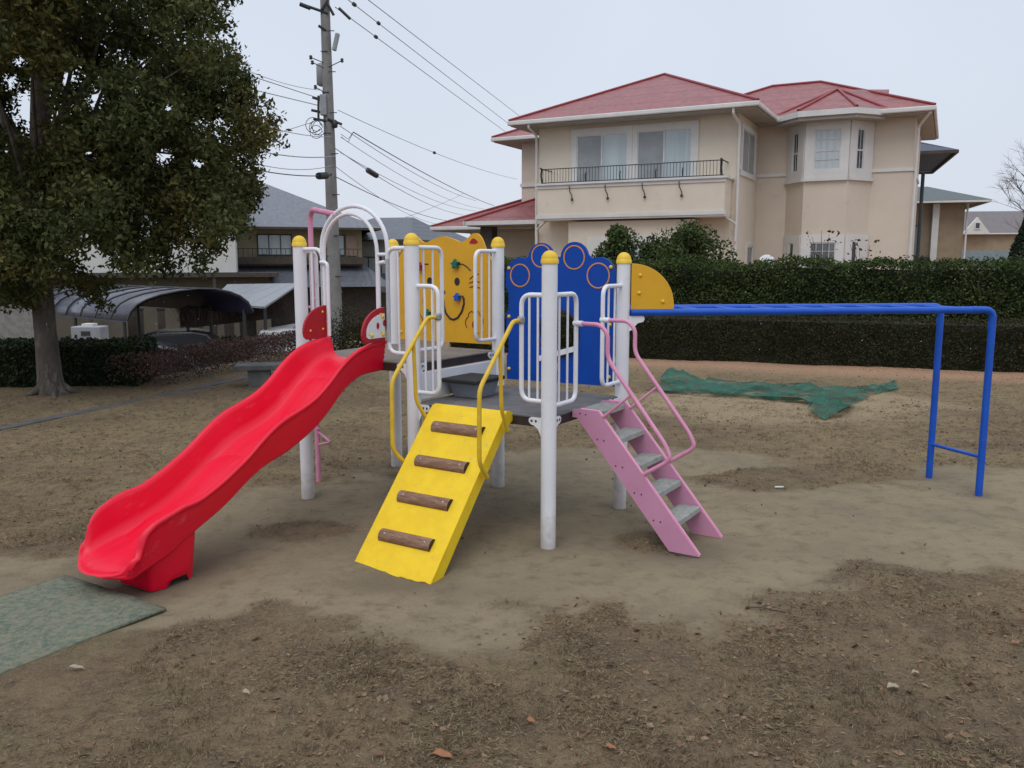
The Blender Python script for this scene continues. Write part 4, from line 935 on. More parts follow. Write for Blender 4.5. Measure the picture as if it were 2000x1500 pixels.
# low roofs on the left (closed wedges)
def wedge(name, pts, faces, mat, par):
    return mk(name, MB().add(pts, faces), mat, par)
lr = wedge('low_roof', [(-11.6, 1.9, 3.02), (-7.4, 1.9, 3.02), (-7.4, 8.2, 3.02), (-11.6, 8.2, 3.02), (-8.49, 4.2, 4.15), (-7.4, 4.2, 4.15), (-8.49, 6.5, 4.15), (-7.4, 6.5, 4.15)], [(0, 1, 5, 4), (0, 4, 6, 3), (3, 6, 7, 2), (4, 5, 7, 6), (0, 1, 2, 3), (1, 2, 7, 5)], M['redroof'], HS)
mk('ridge_cap', MB().tube([(-11.6, 1.9, 3.04), (-8.49, 4.2, 4.17)], .045, 6), M['ridge'], lr); eave(-11.6, -7.45, 1.9, 8.2, 3.02, lr)
lr = wedge('low_roof', [(-9.25, .35, 3.1), (-6.31, .35, 3.1), (-6.31, 3.2, 3.1), (-9.25, 3.2, 3.1), (-7.3, 2.3, 3.95), (-6.31, 2.3, 3.95), (-7.3, 3.2, 3.95), (-6.31, 3.2, 3.95)], [(0, 1, 5, 4), (0, 4, 6, 3), (4, 5, 7, 6), (0, 1, 2, 3), (1, 2, 7, 5), (2, 3, 6, 7)], M['redroof'], HS)
mk('ridge_cap', MB().tube([(-9.25, .35, 3.12), (-7.3, 2.3, 3.97)], .045, 6), M['ridge'], lr)
mb = MB().b2((-9.25, .3, 2.96), (-6.32, .4, 3.096)).b2((-9.3, .3, 2.962), (-9.2, 3.1, 3.094)); mk('gutter', mb, M['trim'], lr)
mk('soffit', MB().b2((-9.19, .41, 2.93), (-6.32, 3.1, 3.0)), M['soffit'], lr)
mk('porch_post', wbox((-8.9, .8, -.2), (-8.45, 1.2, 2.93)), M['darkwood'], HS)
mk('front_door', wbox((-7.4, 3.13, .0), (-6.7, 3.195, 2.3)), M['darkwood'], HS)
mb = MB(); mb.lathe((-7.9, 3.1, 2.0), [(.02, -.14), (.07, -.1), (.08, .1), (.05, .16), (.01, .2)], 10); mk('wall_lantern', mb, M['iron'], HS)
# trim bands
mk('trim_band', wbox((.003, 2.72, 4.36), (.93, 2.757, 4.46)), M['trim'], HS); mk('trim_band', MB().b2((3.36, 2.72, 4.36), (4.5, 2.757, 4.46)).b2((4.462, 2.757, 4.36), (4.5, 7.6, 4.46)), M['trim'], HS)
mk('trim_band', wbox((-8.54, 3.15, 3.98+.45), (-6.31, 3.198, 4.55)), M['trim'], HS)
mk('trim_band', wbox((.003, -.002, 4.36), (.035, .3, 4.46)), M['trim'], HS)
# windows: frame fn maps (u along wall, v up, w outwards)
def window(fn, u0, u1, v0, v1, cols, trim=.12, panes=('screen', 'curtain'), bars=None, tw=.05, trimbox=None, label=None):
    tb = trimbox or (u0-trim, u1+trim, v0-trim, v1+trim)
    w = mk('window', MB().prism([[(tb[0], tb[2]), (tb[1], tb[2]), (tb[1], tb[3]), (tb[0], tb[3])], [(u0, v0), (u1, v0), (u1, v1), (u0, v1)]], fn, .002, tw), M['trim'], HS)
    mb = MB(); f = .035
    def bar(a, b_, c, d, o=.012, e=.03): mb.prism([(a, c), (b_, c), (b_, d), (a, d)], fn, o, e)
    bar(u0, u0+f, v0+f, v1-f); bar(u1-f, u1, v0+f, v1-f); bar(u0, u1, v0, v0+f); bar(u0, u1, v1-f, v1)
    cw = (u1-u0)/cols
    for k in range(1, cols): bar(u0+cw*k-.025, u0+cw*k+.025, v0+f, v1-f, .012, .034)
    for (a, b_, c, d) in bars or []: bar(a, b_, c, d, .012, .026)
    mk('sash', mb, M['sash'], w)
    for k in range(cols):
        mk('pane', MB().prism([(u0+cw*k, v0), (u0+cw*(k+1), v0), (u0+cw*(k+1), v1), (u0+cw*k, v1)], fn, .003, .009), M[panes[k % len(panes)]], w)
    return w
fr_ = lambda u, v, w: (u, -w, v)
window(fr_, -4.98, -3.33, 3.5, 5.6, 2, trimbox=(-5.17, -3.17, 3.4, 5.8), bars=[(-4.94, -4.17, 4.62, 4.66)])
window(fr_, -3.01, -1.36, 3.5, 5.6, 2, trimbox=(-3.165, -1.15, 3.4, 5.8), bars=[(-2.97, -2.2, 4.62, 4.66)])
sd = lambda u, v, w: (w, u, v)
window(sd, .42, 2.15, 4.35, 5.55, 2, .13, ('screen', 'screen'))
window(sd, 1.55, 2.35, -.1, 2.2, 1, .12, ('glass',))
gb = lambda u, v, w: (u, -.6-w, v)
window(gb, -3.05, -2.1, .6, 2.25, 1, panes=('curtain',), trimbox=(-4.35, -1.95, .5, 2.47)); window(gb, -1.8, -1.45, .6, 2.25, 1, panes=('dglass',), trimbox=(-1.949, -1.3, .5, 2.4))
def bayfn(i):
    a = Vector((*bay[i], 0)); b_ = Vector((*bay[i+1], 0)); d = (b_-a).normalized(); nrm = Vector((d.y, -d.x, 0))
    return (lambda u, v, w: tuple(a+d*u+nrm*w+Vector((0, 0, v)))), (b_-a).length
f0, l0 = bayfn(0); f1, l1 = bayfn(1); f2, l2 = bayfn(2)
grid_ = lambda u0, u1, v0, v1, n, m_: [(u0+(u1-u0)*k/n-.008, u0+(u1-u0)*k/n+.008, v0, v1) for k in range(1, n)]+[(u0, u1, v0+(v1-v0)*k/m_-.008, v0+(v1-v0)*k/m_+.008) for k in range(1, m_)]
window(f1, .26, 1.0, 4.42, 5.58, 1, panes=('curtain',), trimbox=(.0, l1, 4.2, 5.88), bars=grid_(.26, 1.0, 4.42, 5.58, 4, 4)+[(.26, 1.0, 4.95, 5.0)])
window(f0, .38, .68, 4.42, 5.58, 1, panes=('dglass',), trimbox=(.05, l0-.01, 4.2, 5.88), bars=[(.38, .68, 4.95, 5.0), (.52, .535, 4.42, 5.58)])
window(f2, .28, .58, 4.42, 5.58, 1, panes=('dglass',), trimbox=(.01, l2-.03, 4.2, 5.88), bars=[(.28, .58, 4.95, 5.0), (.42, .435, 4.42, 5.58)])
window(f1, .26, 1.0, 1.0, 2.3, 1, panes=('glass',), trimbox=(.0, l1, .8, 2.52), bars=grid_(.26, 1.0, 1.0, 2.3, 4, 5)); window(f0, .40, .66, 1.0, 2.3, 1, panes=('dglass',), trimbox=(.05, l0-.01, .8, 2.52)); window(f2, .28, .52, 1.0, 2.3, 1, panes=('dglass',), trimbox=(.01, l2-.03, .8, 2.52))
for f, l in ((f0, l0), (f1, l1), (f2, l2)):
    mk('sill', MB().prism([(0, 4.10), (l, 4.10), (l, 4.195), (0, 4.195)], f, .002, .09), M['trim'], HS)
# balcony
bl = mk('balcony', wbox((-5.95, -.85, 3.06), (-.14, -.004, 4.05)), M['stucco'], HS)
mb = MB(); mb.b2((-6.0, -.93, 4.051), (-.08, .0-.004, 4.11)).b2((-5.97, -.88, 3.95), (-.12, -.853, 4.049)); mk('coping', mb, M['trim'], bl)
mb = MB(); mb.b2((-5.98, -.885, 3.05), (-.1, -.853, 3.16)).b2((-5.95, -.85, 3.0), (-.14, -.1, 3.055)); mk('lower_trim', mb, M['trim'], bl)
mb = MB(); y = -.70
for z in (4.15, 4.56): mb.b2((-5.85, y-.015, z-.012), (-.28, y+.015, z+.012))
for k in range(58):
    x = -5.83+k*5.5/57; mb.tube([(x, y, 4.15), (x, y, 4.56)], .008, 5)
for x in (-5.85, -.28): mb.b2((x-.02, y, 4.14), (x+.02, -.01, 4.165)); mb.b2((x-.02, y, 4.55), (x+.02, -.01, 4.575)); mb.tube([(x, y-.0, 4.12), (x, y-.09, 4.35), (x, y-.04, 4.57), (x, y-.14, 4.58)], .03, 6)
for x in (-4.4, -3.3, -2.2, -1.4): mb.tube([(x, y, 4.14), (x, y-.05, 4.3), (x, y, 4.4)], .02, 6)
mk('railing', mb, M['iron'], bl)
for x in (-4.85, -3.7, -2.55, -1.45):
    mk('rail_bracket', MB().tube([(x, -.90, 4.0), (x+.03, -.95, 3.85), (x+.10, -.93, 3.7), (x+.08, -.89, 3.6)], .016, 6).dome((x+.09, -.9, 3.6), .045, .04, (0, -1, 0), 8, 3), M['iron'], bl)
mk('railing', MB(), M['iron'], bl) if False else None
# pipes
def pipe(pts, r=.04): mk('downpipe', MB().tube(fil(pts, .08, 4), r, 8), M['trim'], HS)
pipe([(-.02, -.70, 5.95), (-.02, -.70, 5.8), (.03, -.09, 5.6), (.03, -.06, 2.0), (.03, -.06, 0)]); pipe([(-6.33, -.70, 5.95), (-6.33, -.70, 5.85), (-6.36, -.06, 5.7), (-6.36, -.06, 0)])
pipe([(4.85, 2.1, 5.9), (4.55, 2.70, 5.6), (4.52, 2.69, 0)]); pipe([(-.2, -.5, 3.0), (.03, -.13, 2.8), (.03, -.12, 2.3)], .035); pipe([(-5.8, -.5, 3.0), (-6.3, -.13, 2.75), (-6.3, -.12, 1.8)], .035)
# satellite dish beside the house
q = at(1497, 516, Y=20.5); t = thing('satellite_dish', 'round white satellite dish just above the hedge before the house', 'satellite dish', (q.x, q.y, 0))
mk('dish', MB().lathe((0, 0, q.z), [(.02, .0), (.12, .015), (.22, .06), (.215, .07), (.12, .028), (.001, .012)], 20, (.1, -1, .3)), M['white'], t); mk('mast', MB().tube([(0, .02, 0), (0, .02, q.z)], .018, 8), M['grybox'], t)
mk('feed_arm', MB().tube([(0, 0, q.z-.2), (.0, -.25, q.z-.02)], .01, 6), M['grybox'], t)
# ------------------------------------------------------------------ neighbouring buildings
def gable_house(name, label, cx, cy, w, d, z0, zw, rise, rz, wallm, roofm, ov=.5, ridge='x', hipk=None, cat='house', group=None):
    t = thing(name, label, cat, (cx, cy, z0), rz, group)
    mk('wall', MB().b2((-w/2, -d/2, -.2), (w/2, d/2, zw)), wallm, t)
    r = hip('roof', -w/2-ov, w/2+ov, -d/2-ov, d/2+ov, zw+.02, rise, ridge, mat=roofm, par=t, ridgeinset=hipk, caps=False)
    mb = MB(); x0, x1, y0, y1, z = -w/2-ov, w/2+ov, -d/2-ov, d/2+ov, zw+.01
    mb.b2((x0, y0, z-.1), (x1, y0+.08, z)).b2((x0, y1-.08, z-.1), (x1, y1, z)).b2((x0, y0+.08, z-.1), (x0+.08, y1-.08, z)).b2((x1-.08, y0+.08, z-.1), (x1, y1-.08, z)); mk('gutter', mb, M['darkwood'] if roofm in (M['kawara'], M['kawara2'], M['blueroof']) else M['trim'], t)
    return t
def win(t, x, z, w, h, y, frame='darkwood', pane='curtain', n=2, cols=2):
    f = mk('window', MB().prism([[(x-w/2, z), (x+w/2, z), (x+w/2, z+h), (x-w/2, z+h)], [(x-w/2+.06, z+.06), (x+w/2-.06, z+.06), (x+w/2-.06, z+h-.06), (x-w/2+.06, z+h-.06)]], lambda u, v, k: (u, y-k, v), -.01, .06), M[frame], t)
    mb = MB()
    for k in range(1, cols): mb.b2((x-w/2+w*k/cols-.025, y-.045, z+.06), (x-w/2+w*k/cols+.025, y-.02, z+h-.06))
    if mb.v: mk('mullion', mb, M[frame], f)
    mk('pane', MB().b2((x-w/2+.05, y-.018, z+.05), (x+w/2-.05, y-.004, z+h-.05)), M[pane], f)
# N1 grey house right of the beige house
q = at(1805, 500, Y=36)
t = gable_house('grey_house', 'pale grey house with dark roof squeezed behind the right end of the beige house', q.x-2.2, q.y+3, 5.2, 6, 0, 6.0, 1.5, R(-20), M['greywall'], M['blueroof'], 1.25, 'x')
mk('downpipe', MB().tube([(2.75, -3.1, 5.3), (2.75, -3.1, 0)], .07, 8), M['iron'], t)
q = at(1850, 395, Y=44); t = gable_house('green_roofed_house', 'tan house with grey-green tiled roof beyond the beige house', q.x-.4, q.y+3, 4.2, 6, 0, q.z, 1.0, R(-18), M['tanwall'], M['greenroof'], 1.0, 'x', 2.4)
win(t, -.6, 2.0, 1.3, 1.6, -3.02, 'darkwood', 'glass'); mk('porch_post', MB().b2((.6, -3.35, 0), (.9, -3.05, q.z-.1)), M['trim'], t)
mk('balcony', MB().b2((-2.0, -3.9, 1.5), (.5, -3.02, 2.0)), M['iron'], t)
mk('downpipe', MB().tube([(2.2, -3.1, 0), (2.2, -3.1, q.z-.1)], .05, 6), M['trim'], t)
q = at(1960, 455, Y=62); t = gable_house('brown_roofed_house', 'distant tan house with grey-brown roof and small white gable at the right edge', q.x+1.5, q.y+4, 7.5, 8, 0, q.z, 1.75, R(-8), M['tanwall'], tilemat('brown_grey_roof', (.13, .11, .108), (.16, .135, .13), 5, .5, .02, .5, 3), .4, 'x', .6)
mk('gable', MB().prism([(-3.9, q.z-.1), (-2.0, q.z-.1), (-2.95, q.z+1.1)], lambda u, v, w: (u, -4.6+w, v), -.15, .15), M['whitewall'], t); win(t, -2.95, q.z+.25, .4, .5, -4.76, 'trim', 'dglass', cols=1)
q = at(1940, 505, Y=50); t = gable_house('garden_shed', 'low dark green roofed shed between the tan houses at the right', q.x, q.y+1, 3.2, 3, 0, q.z-.25, .7, R(-10), M['greywall'], M['greenroof'], .3, 'x', .4, 'shed')
# L1 Japanese house
GZ = -1.8
CJ = at(706, 447, Y=46); rzj = R(19); ctr = CJ+Matrix.Rotation(rzj, 3, 'Z') @ Vector((-8, 4.5, 0))
t = gable_house('tiled_roof_house', 'two-storey beige house with grey tiled roof behind the slide and pole', ctr.x, ctr.y, 16, 9, GZ, CJ.z-GZ, 2.55, rzj, M['beigewall'], M['kawara'], .9, 'x', 5.4)
JH = t; zw = CJ.z-GZ
win(t, 3.5, zw-1.42, 1.75, 1.1, -4.52, 'darkwood', 'curtain', cols=3); win(t, 6.7, zw-1.42, .8, 1.1, -4.52, 'darkwood', 'curtain', cols=2); win(t, -1.5, zw-1.42, 2.2, 1.1, -4.52, 'darkwood', 'curtain', cols=3)
for a, b_ in ((5.95, 6.27), (7.15, 7.7)): mk('shutter', MB().b2((a, -4.6, zw-1.42), (b_, -4.53, zw-.36)), M['shutter'], t)
bb = mk('balcony', MB().b2((-3.4, -5.3, zw-1.86), (8.05, -4.52, zw-1.5)), M['darkwood'], t)
mb = MB().b2((-3.4, -5.28, zw-1.1), (8.05, -5.22, zw-1.06))
for k in range(50): mb.b2((-3.4+k*.23, -5.27, zw-1.5), (-3.37+k*.23, -5.24, zw-1.09))
mk('railing', mb, M['darkwood'], bb)
mk('lower_roof', MB().add([(.2, -6.8, zw-3.0), (9.2, -6.8, zw-3.0), (8.2, -4.51, zw-1.95), (1.4, -4.51, zw-1.95), (.2, -4.51, zw-3.0), (9.2, -4.51, zw-3.0)], [(0, 1, 2, 3), (0, 3, 4), (1, 5, 2), (0, 4, 5, 1), (4, 3, 2, 5)]), M['kawara2'], t)
mk('porch_wall', MB().b2((.8, -5.9, 0), (8.6, -4.52, zw-3.05)), M['darkwood'], t)
q = at(735, 470, Y=50)
t = gable_house('slate_roof_house', 'dark grey tiled house just right of the utility pole', q.x+.6, q.y+3, 5.0, 8, GZ, q.z-GZ, 1.45, R(-16), M['greywall'], M['kawara2'], .6, 'x', 1.8)
mk('lower_roof', MB().add([(-3.2, -6.0, 1.9), (2.6, -6.0, 1.9), (2.6, -4.01, 2.9), (-3.2, -4.01, 2.9), (-3.2, -4.01, 1.9), (2.6, -4.01, 1.9)], [(0, 1, 2, 3), (0, 3, 4), (1, 5, 2), (0, 4, 5, 1)]), M['kawara2'], t); win(t, .2, zw*.5+.2, 1.6, 1.0, -4.02)
q = at(815, 470, Y=70); gable_house('far_tiled_house', 'distant grey tiled house between the pole and the red low roof', q.x, q.y+4, 5.4, 8, GZ, q.z-GZ, 1.4, R(-20), M['greywall'], M['kawara2'], .6, 'x', 2.0)
# L2 white house behind the tree
q = at(462, 532, Y=38)
t = thing('white_house', 'cream house behind the evergreen tree, upper storey white', 'house', (q.x, q.y, GZ), R(17)); zb = q.z-GZ
mk('upper_wall', MB().b2((-11.5, 0, zb), (0, 8, zb+3.0)), M['whitewall'], t); mk('wall', MB().b2((-11.3, .25, -.2), (1.4, 8, zb-.22)), pmat('ochre_render', (.13, .115, .085), (.11, .095, .07), 2, .9), t)  # lower wall: beige plaster with the shade under the eave put into its colour
mk('eave_band', MB().b2((-11.9, -.5, zb-.2), (1.8, 8, zb-.02)), M['darkwood'], t)
hip('roof', -12.1, .6, -.6, 8.6, zb+3.02, 1.9, 'x', mat=M['kawara2'], par=t, caps=False)
win(t, -3.0, zb+1.3, 1.3, 1.2, -.005, 'sash', 'curtain'); win(t, -6.8, zb+1.3, 1.6, 1.2, -.005, 'sash', 'curtain'); win(t, -3.6, zb-1.15, 1.5, .5, .245, 'darkwood', 'screen'); win(t, -8.0, zb-1.2, 1.0, .8, .245, 'darkwood', 'dglass', cols=1)
for x in (-10, -6, -1.0): mk('eave_post', MB().b2((x, -.45, 0), (x+.12, -.33, zb-.2)), M['darkwood'], t)
# block wall at far left
q0 = at(-60, 700, Y=26); q1 = at(75, 600, Y=26); 
t = thing('block_wall', 'grey block wall at the far left edge beyond the hedge', 'wall', (q0.x-2, 26, GZ)); mk('panel', MB().b2((0, 0, -.2), (q1.x-q0.x+2, .15, 2.3)), M['concrete'], t); mk('coping', MB().b2((-.03, -.03, 2.3), (q1.x-q0.x+2.03, .18, 2.36)), M['bench'], t)
# carports
A = at(249, 629, Y=24); B = at(495, 612, Y=24.6); ext = Vector((-5.4, 4.5, 0))
t = thing('curved_carport', 'carport with a curved smoky dark roof behind the twiggy hedge', 'carport', tuple((A+B)/2*Vector((1, 1, 0)).x if False else ((A.x+B.x)/2, (A.y+B.y)/2, GZ)))
prf = [(0, 0), (.03, .3), (.085, .55), (.16, .72), (.27, .86), (.42, .96), (.57, 1), (.7, .95), (.82, .80), (.9, .62), (.96, .38), (1, .0)]; Hh = .76
def vault(offz, e0, e1):
    vs_ = []
    for e in (e0, e1):
        for u, h in prf:
            p = A.lerp(B, u); vs_.append(p+ext*e+Vector((0, 0, h*Hh+offz)))
    n = len(prf); return vs_, [(i, i+1, n+i+1, n+i) for i in range(n-1)]
rf = mk('roof', MB().add(*vault(.03, 0, 1), True), M['cportt'], t, world=True); rf.modifiers.new('s', 'SOLIDIFY').thickness = .01
mk('ceiling', MB().add(*vault(-.01, .002, .998), True), M['cportb'], rf, world=True)
for k in range(8):
    e = k/7; v, _ = vault(.05, e, e); mk('rib', MB().tube(v[:len(prf)], .03, 6), M['iron'], t, world=True)
for e in (0.05, .5, .95):
    for u in (.02, .98):
        p = A.lerp(B, u)+ext*e; mk('post', MB().tube([(p.x, p.y, GZ), (p.x, p.y, p.z+.1)], .05, 8), M['iron'], t, world=True)
pg = [at(385, 569, Y=27), at(444, 555, Y=31), at(576, 555, Y=31), at(516, 599, Y=25), at(492, 590, Y=25.3)]
pg = [at(410, 590, Y=26), at(444, 555, Y=31), at(585, 553, Y=31.5), at(517, 599, Y=26)]
t = thing('flat_carport', 'carport with a pitched pale grey metal roof behind the curved carport', 'carport', ((pg[0].x+pg[2].x)/2, 28.5, GZ))
mb = MB(); vs_ = [p+Vector((0, 0, dz)) for dz in (-.06, 0) for p in pg]; mb.add(vs_, [(0, 1, 2, 3), (4, 5, 6, 7), (0, 1, 5, 4), (1, 2, 6, 5), (2, 3, 7, 6), (3, 0, 4, 7)]); mk('roof', mb, M['cport2'], t, world=True)
for p in pg: 
    p = p+Vector((.0, 0, 0)); mk('post', MB().tube([(p.x, p.y, GZ), (p.x, p.y, p.z-.05)], .05, 8), M['iron'], t, world=True)
q = at(262, 648, Y=29.5); q1_ = at(500, 640, Y=31)
for k, (a, b_) in enumerate(((250, 280), (309, 322), (351, 358), (362, 396), (409, 422), (438, 456), (468, 500))):  # dark panels added to stand for the deep shade behind the carport
    A_ = at(a, 640, Y=30); B_ = at(b_, 640, Y=30); t = thing('board_screen', ['black board screen at the left end of the row behind the carport', 'narrow dark board screen, second from the left behind the carport', 'slimmest dark board screen in the row behind the carport', 'wide dark board screen in the middle behind the carport', 'dark board screen right of the wide one behind the carport', 'dark board screen, second from the right end behind the carport', 'dark board screen at the right end of the row by the flat carport'][k], 'screen', (A_.x, 30, GZ), 0, 'dark screens behind the curved carport')
    mk('panel', MB().b2((0, 0, -.1), (B_.x-A_.x, .08, 1.85)), M['darkwood'], t); mk('cap_rail', MB().b2((-.02, -.02, 1.85), (B_.x-A_.x+.02, .1, 1.92)), M['iron'], t)
A_ = at(240, 640, Y=29.6); B_ = at(640, 640, Y=29.6); t = thing('shadowed_hedge', 'low shadowed hedge in front of the dark screens behind the carport', 'hedge', (A_.x, 29.6, GZ)); vv_ = leaves(np.array([(random.uniform(A_.x, B_.x), 29.6+random.uniform(-.3, .3), GZ+random.uniform(0, .95)) for _ in range(5000)]), .13, .6); quads('foliage', vv_, M['leaf_left'], t)  # hedge put in to deepen the dark behind the carport
# vehicles
def car(label, loc, rz, mat, hgt=1.5, ln=4.0, van=False, group='parked cars beyond the twiggy hedge'):
    t = thing('parked_car', label, 'car', loc, rz, group)
    if van: side = [(-ln/2, .35), (-ln/2, .85), (-ln/2+.12, 1.0), (-ln/2+.35, hgt-.05), (-ln/2+.6, hgt), (ln/2-1.5, hgt), (ln/2-1.0, hgt-.12), (ln/2-.45, .98), (ln/2-.08, .82), (ln/2, .55), (ln/2, .3)]
    else: side = [(-ln/2, .35), (-ln/2, .8), (-ln/2+.5, .92), (-ln/2+1.0, hgt-.08), (-ln/2+1.4, hgt), (.4, hgt), (.75, hgt-.08), (1.35, .92), (ln/2-.1, .72), (ln/2, .5), (ln/2, .3)]
    bd = mk('body', MB().prism(side, lambda u, v, w: (u, w*(1-.16*max(0, v-.9)/.6), v), -.82, .82), mat, t, bevel=.06)
    if van: gl = [(-ln/2+.35, .98), (-ln/2+.55, hgt-.12), (ln/2-1.45, hgt-.12), (ln/2-.75, .98)]
    else: gl = [(-ln/2+.85, .95), (-ln/2+1.2, hgt-.12), (.5, hgt-.12), (1.15, .95)]
    for sgn in (-1, 1): mk('side_window', MB().prism(gl, lambda u, v, w: (u, sgn*(.825*(1-.16*max(0, v-.9)/.6)+w), v), -.004, .006), M['carglass'], bd)
    mk('windscreen', MB().add([(ln/2-.98 if van else .8, -.62, hgt-.14), (ln/2-.98 if van else .8, .62, hgt-.14), (ln/2-.46 if van else 1.36, .68, .97), (ln/2-.46 if van else 1.36, -.68, .97)], [(0, 1, 2, 3)]), M['carglass'], bd).location = (.012, 0, .012)
    for x in (-ln/2+.75, ln/2-.75):
        for y in (-.78, .78):
            w = mk('wheel', MB().lathe((x, y, .31), [(.2, -.09), (.31, -.08), (.31, .08), (.2, .09)], 18, (0, 1, 0)), M['tyre'], t); mk('rim', MB().lathe((x, y, .31), [(.19, -.092), (.19, .092)], 14, (0, 1, 0)), M['steel'], w)
    for y in (-.6, .6): mk('headlight', MB().box((ln/2-.03, y, .66), (.08, .28, .13)), M['trim'], bd, bevel=.03)
q = at(262, 668, Y=21); car('black car nearest under the front edge of the curved carport', (q.x, q.y, GZ), R(200), M['carblack'])
q = at(340, 660, Y=24.5); car('dark car deeper under the curved carport', (q.x-.4, q.y+1, GZ), R(195), M['carblack'])
q = at(572, 650, Y=26); car('silver wagon parked just left of the first white post', (q.x, q.y+1.5, GZ), R(80), M['carsilver'], 1.5, 4.2, True)
q = at(176, 650, Y=19); t = thing('air_conditioner', 'white boxy outdoor unit behind the hedge between trunk and cars', 'air conditioner', (q.x, q.y, GZ))
mk('casing', MB().b2((-.33, -.2, 0), (.33, .2, q.z-GZ+.15)), M['grybox'], t, bevel=.02); mk('vent', MB().b2((-.1, -.215, q.z-GZ-.05), (.1, -.201, q.z-GZ+.05)), M['iron'], t); mk('top_tray', MB().b2((-.12, -.12, q.z-GZ+.15), (.12, .12, q.z-GZ+.21)), M['trim'], t)
# ------------------------------------------------------------------ utility pole and cables
PY = 22.0; pb = at(656, 620, Y=PY); ptp = at(634, 0, Y=PY); 
t = thing('utility_pole', 'grey concrete utility pole with transformer standing behind the slide', 'utility pole', (pb.x, PY, GZ))
mb = MB(); top = Vector((ptp.x-pb.x-.0, 0, ptp.z-GZ+1.2)); mb.tube([(.015, 0, -.2), tuple(top*.5), tuple(top)], .185, 20, .105); UP = mk('pole', mb, M['pole'], t)
def pw(px, py, dy=0): return at(px, py, Y=PY+dy)
mk('transformer', MB().lathe(pw(632, 168, .28), [(.12, 0), (.17, .03), (.17, .48), (.14, .53), (.05, .56)], 16), M['grybox'], t, world=True)
mk('switch_box', MB().box(pw(632, 205, -.12), (.16, .14, .5)), M['grybox'], t, world=True, bevel=.015); mk('switch_box', MB().lathe(pw(654, 242, -.1), [(.03, -.1), (.07, -.08), (.07, .06), (.03, .1)], 10), M['iron'], t, world=True)
mk('cutout', MB().box(pw(656, 82, -.1), (.10, .12, .42), Matrix.Rotation(.25, 3, 'Y')), M['grybox'], t, world=True, bevel=.02)
mb = MB()
for (a, b_) in (((600, 12), (640, 26)), ((640, 8), (652, 30)), ((622, 50), (637, 60)), ((612, 232), (642, 237)), ((608, 215), (640, 222)), ((640, 232), (668, 243)), ((610, 190), (640, 200)), ((628, 18), (640, 0))):
    mk('crossarm', MB().tube([pw(*a, -.15), pw(*b_, -.1)], .035, 6), M['iron'], t, world=True)
mb = MB()
for (x, y) in ((622, 195), (622, 210), (622, 225), (632, 190), (632, 210)): mk('insulator', MB().tube([pw(x, y-8, -.15), pw(x, y+8, -.15)], .03, 8), M['iron'], t, world=True)
for x, y in ((607, 112), (668, 118), (610, 122), (616, 170)): mk('insulator', MB().lathe(pw(x, y, -.1), [(.02, -.05), (.045, -.03), (.03, 0), (.045, .03), (.02, .05)], 8).tube([pw(x, y, -.1), pw(640, y+14, -.1)], .012, 5), M['iron'], t, world=True)
mk('black_sleeve', MB().tube([pw(586, 8, -.2), pw(606, 16, -.2)], .05, 8), M['black'], t, world=True); mk('black_sleeve', MB().tube([pw(662, 16, -.2), pw(684, 37, -.2)], .035, 8), M['black'], t, world=True)
mb = MB()
for k in range(14):
    y = 60+k*40; 
    if y < 560: x = 637+(y/620)*20; mb.tube([pw(x-(14 if k % 2 else -14), y, -.1), pw(x, y, -.15)], .012, 5)
mk('step_bolt', mb, M['iron'], t, world=True)
mb = MB()
for k in range(5):
    cx, cy = 618+random.uniform(-8, 10), 250+random.uniform(-6, 8); rr = random.uniform(.1, .2); c = pw(cx, cy, -.2)
    mk('cable_loop', MB().tube([c+Vector((rr*math.cos(a/12*math.pi*2), .02*a/12, rr*math.sin(a/12*math.pi*2))) for a in range(12)], .009, 5), M['wire'], t, world=True)
for k in range(2): mk('cable_loop', MB().tube([pw(666, 262+k*5, -.1), pw(680, 272+k*6, -.1), pw(690, 258, -.1)], .008, 5), M['wire'], t, world=True)
def line(lab, a, ya, b_, yb, sag, r, mt='wire', sleeves=()):
    A = at(*a, Y=ya); B = at(*b_, Y=yb); n = 14; P = [A.lerp(B, i/n)-Vector((0, 0, sag*4*(i/n)*(1-i/n))) for i in range(n+1)]
    t = thing('power_line', lab, 'cable', tuple(A), 0, 'cables strung from the utility pole'); mk('cable', MB().tube(P, r, 5, cap=False), M[mt], t, world=True)
    for f, ln, rr in sleeves:
        i = f*n; k = int(i); p = P[k].lerp(P[k+1], i-k); d = (P[k+1]-P[k]).normalized(); mk('sleeve', MB().tube([p-d*ln/2, p+d*ln/2], rr, 8), M['black'], t, world=True)
line('highest of three parallel wires running from the top edge down to the red roof', (700, -15), PY, (1014, 226), 45, 0, .012, 'fwire')
line('middle of three parallel wires running down to the red roof', (665, -12), PY, (1000, 247), 45, 0, .012, 'fwire', [(.04, .12, .05), (.12, .1, .05)])
line('lowest of three parallel wires, from pole top to the roof left end', (655, 14), PY, (988, 258), 45, 0, .012, 'fwire', [(.13, .12, .05)])
line('upper wire from the tree to the pole insulators', (440, 132), 17, (620, 191), PY, 0, .011, 'fwire')
line('second wire from the tree to the pole insulators', (440, 162), 17, (622, 206), PY, 0, .011, 'fwire')
line('faint wire running right from the pole with a bead half way', (660, 215), PY, (1010, 350), 45, .2, .009, 'fwire', [(.36, .1, .05)])
line('thick bundled cable from the pole down to the low red roof', (690, 258), PY, (965, 402), 48, .15, .014)
line('pale cable closely below the thick bundled cable', (664, 246), PY, (930, 392), 48, .25, .01, 'fwire')
line('dark cable sagging right from below the pole top gear to the arch', (655, 345), PY, (880, 432), 48, .2, .012)
line('cable carrying the long black sleeve right of the pole', (655, 290), PY, (905, 420), 48, .3, .011, 'fwire', [(.155, 1.05, .085)])
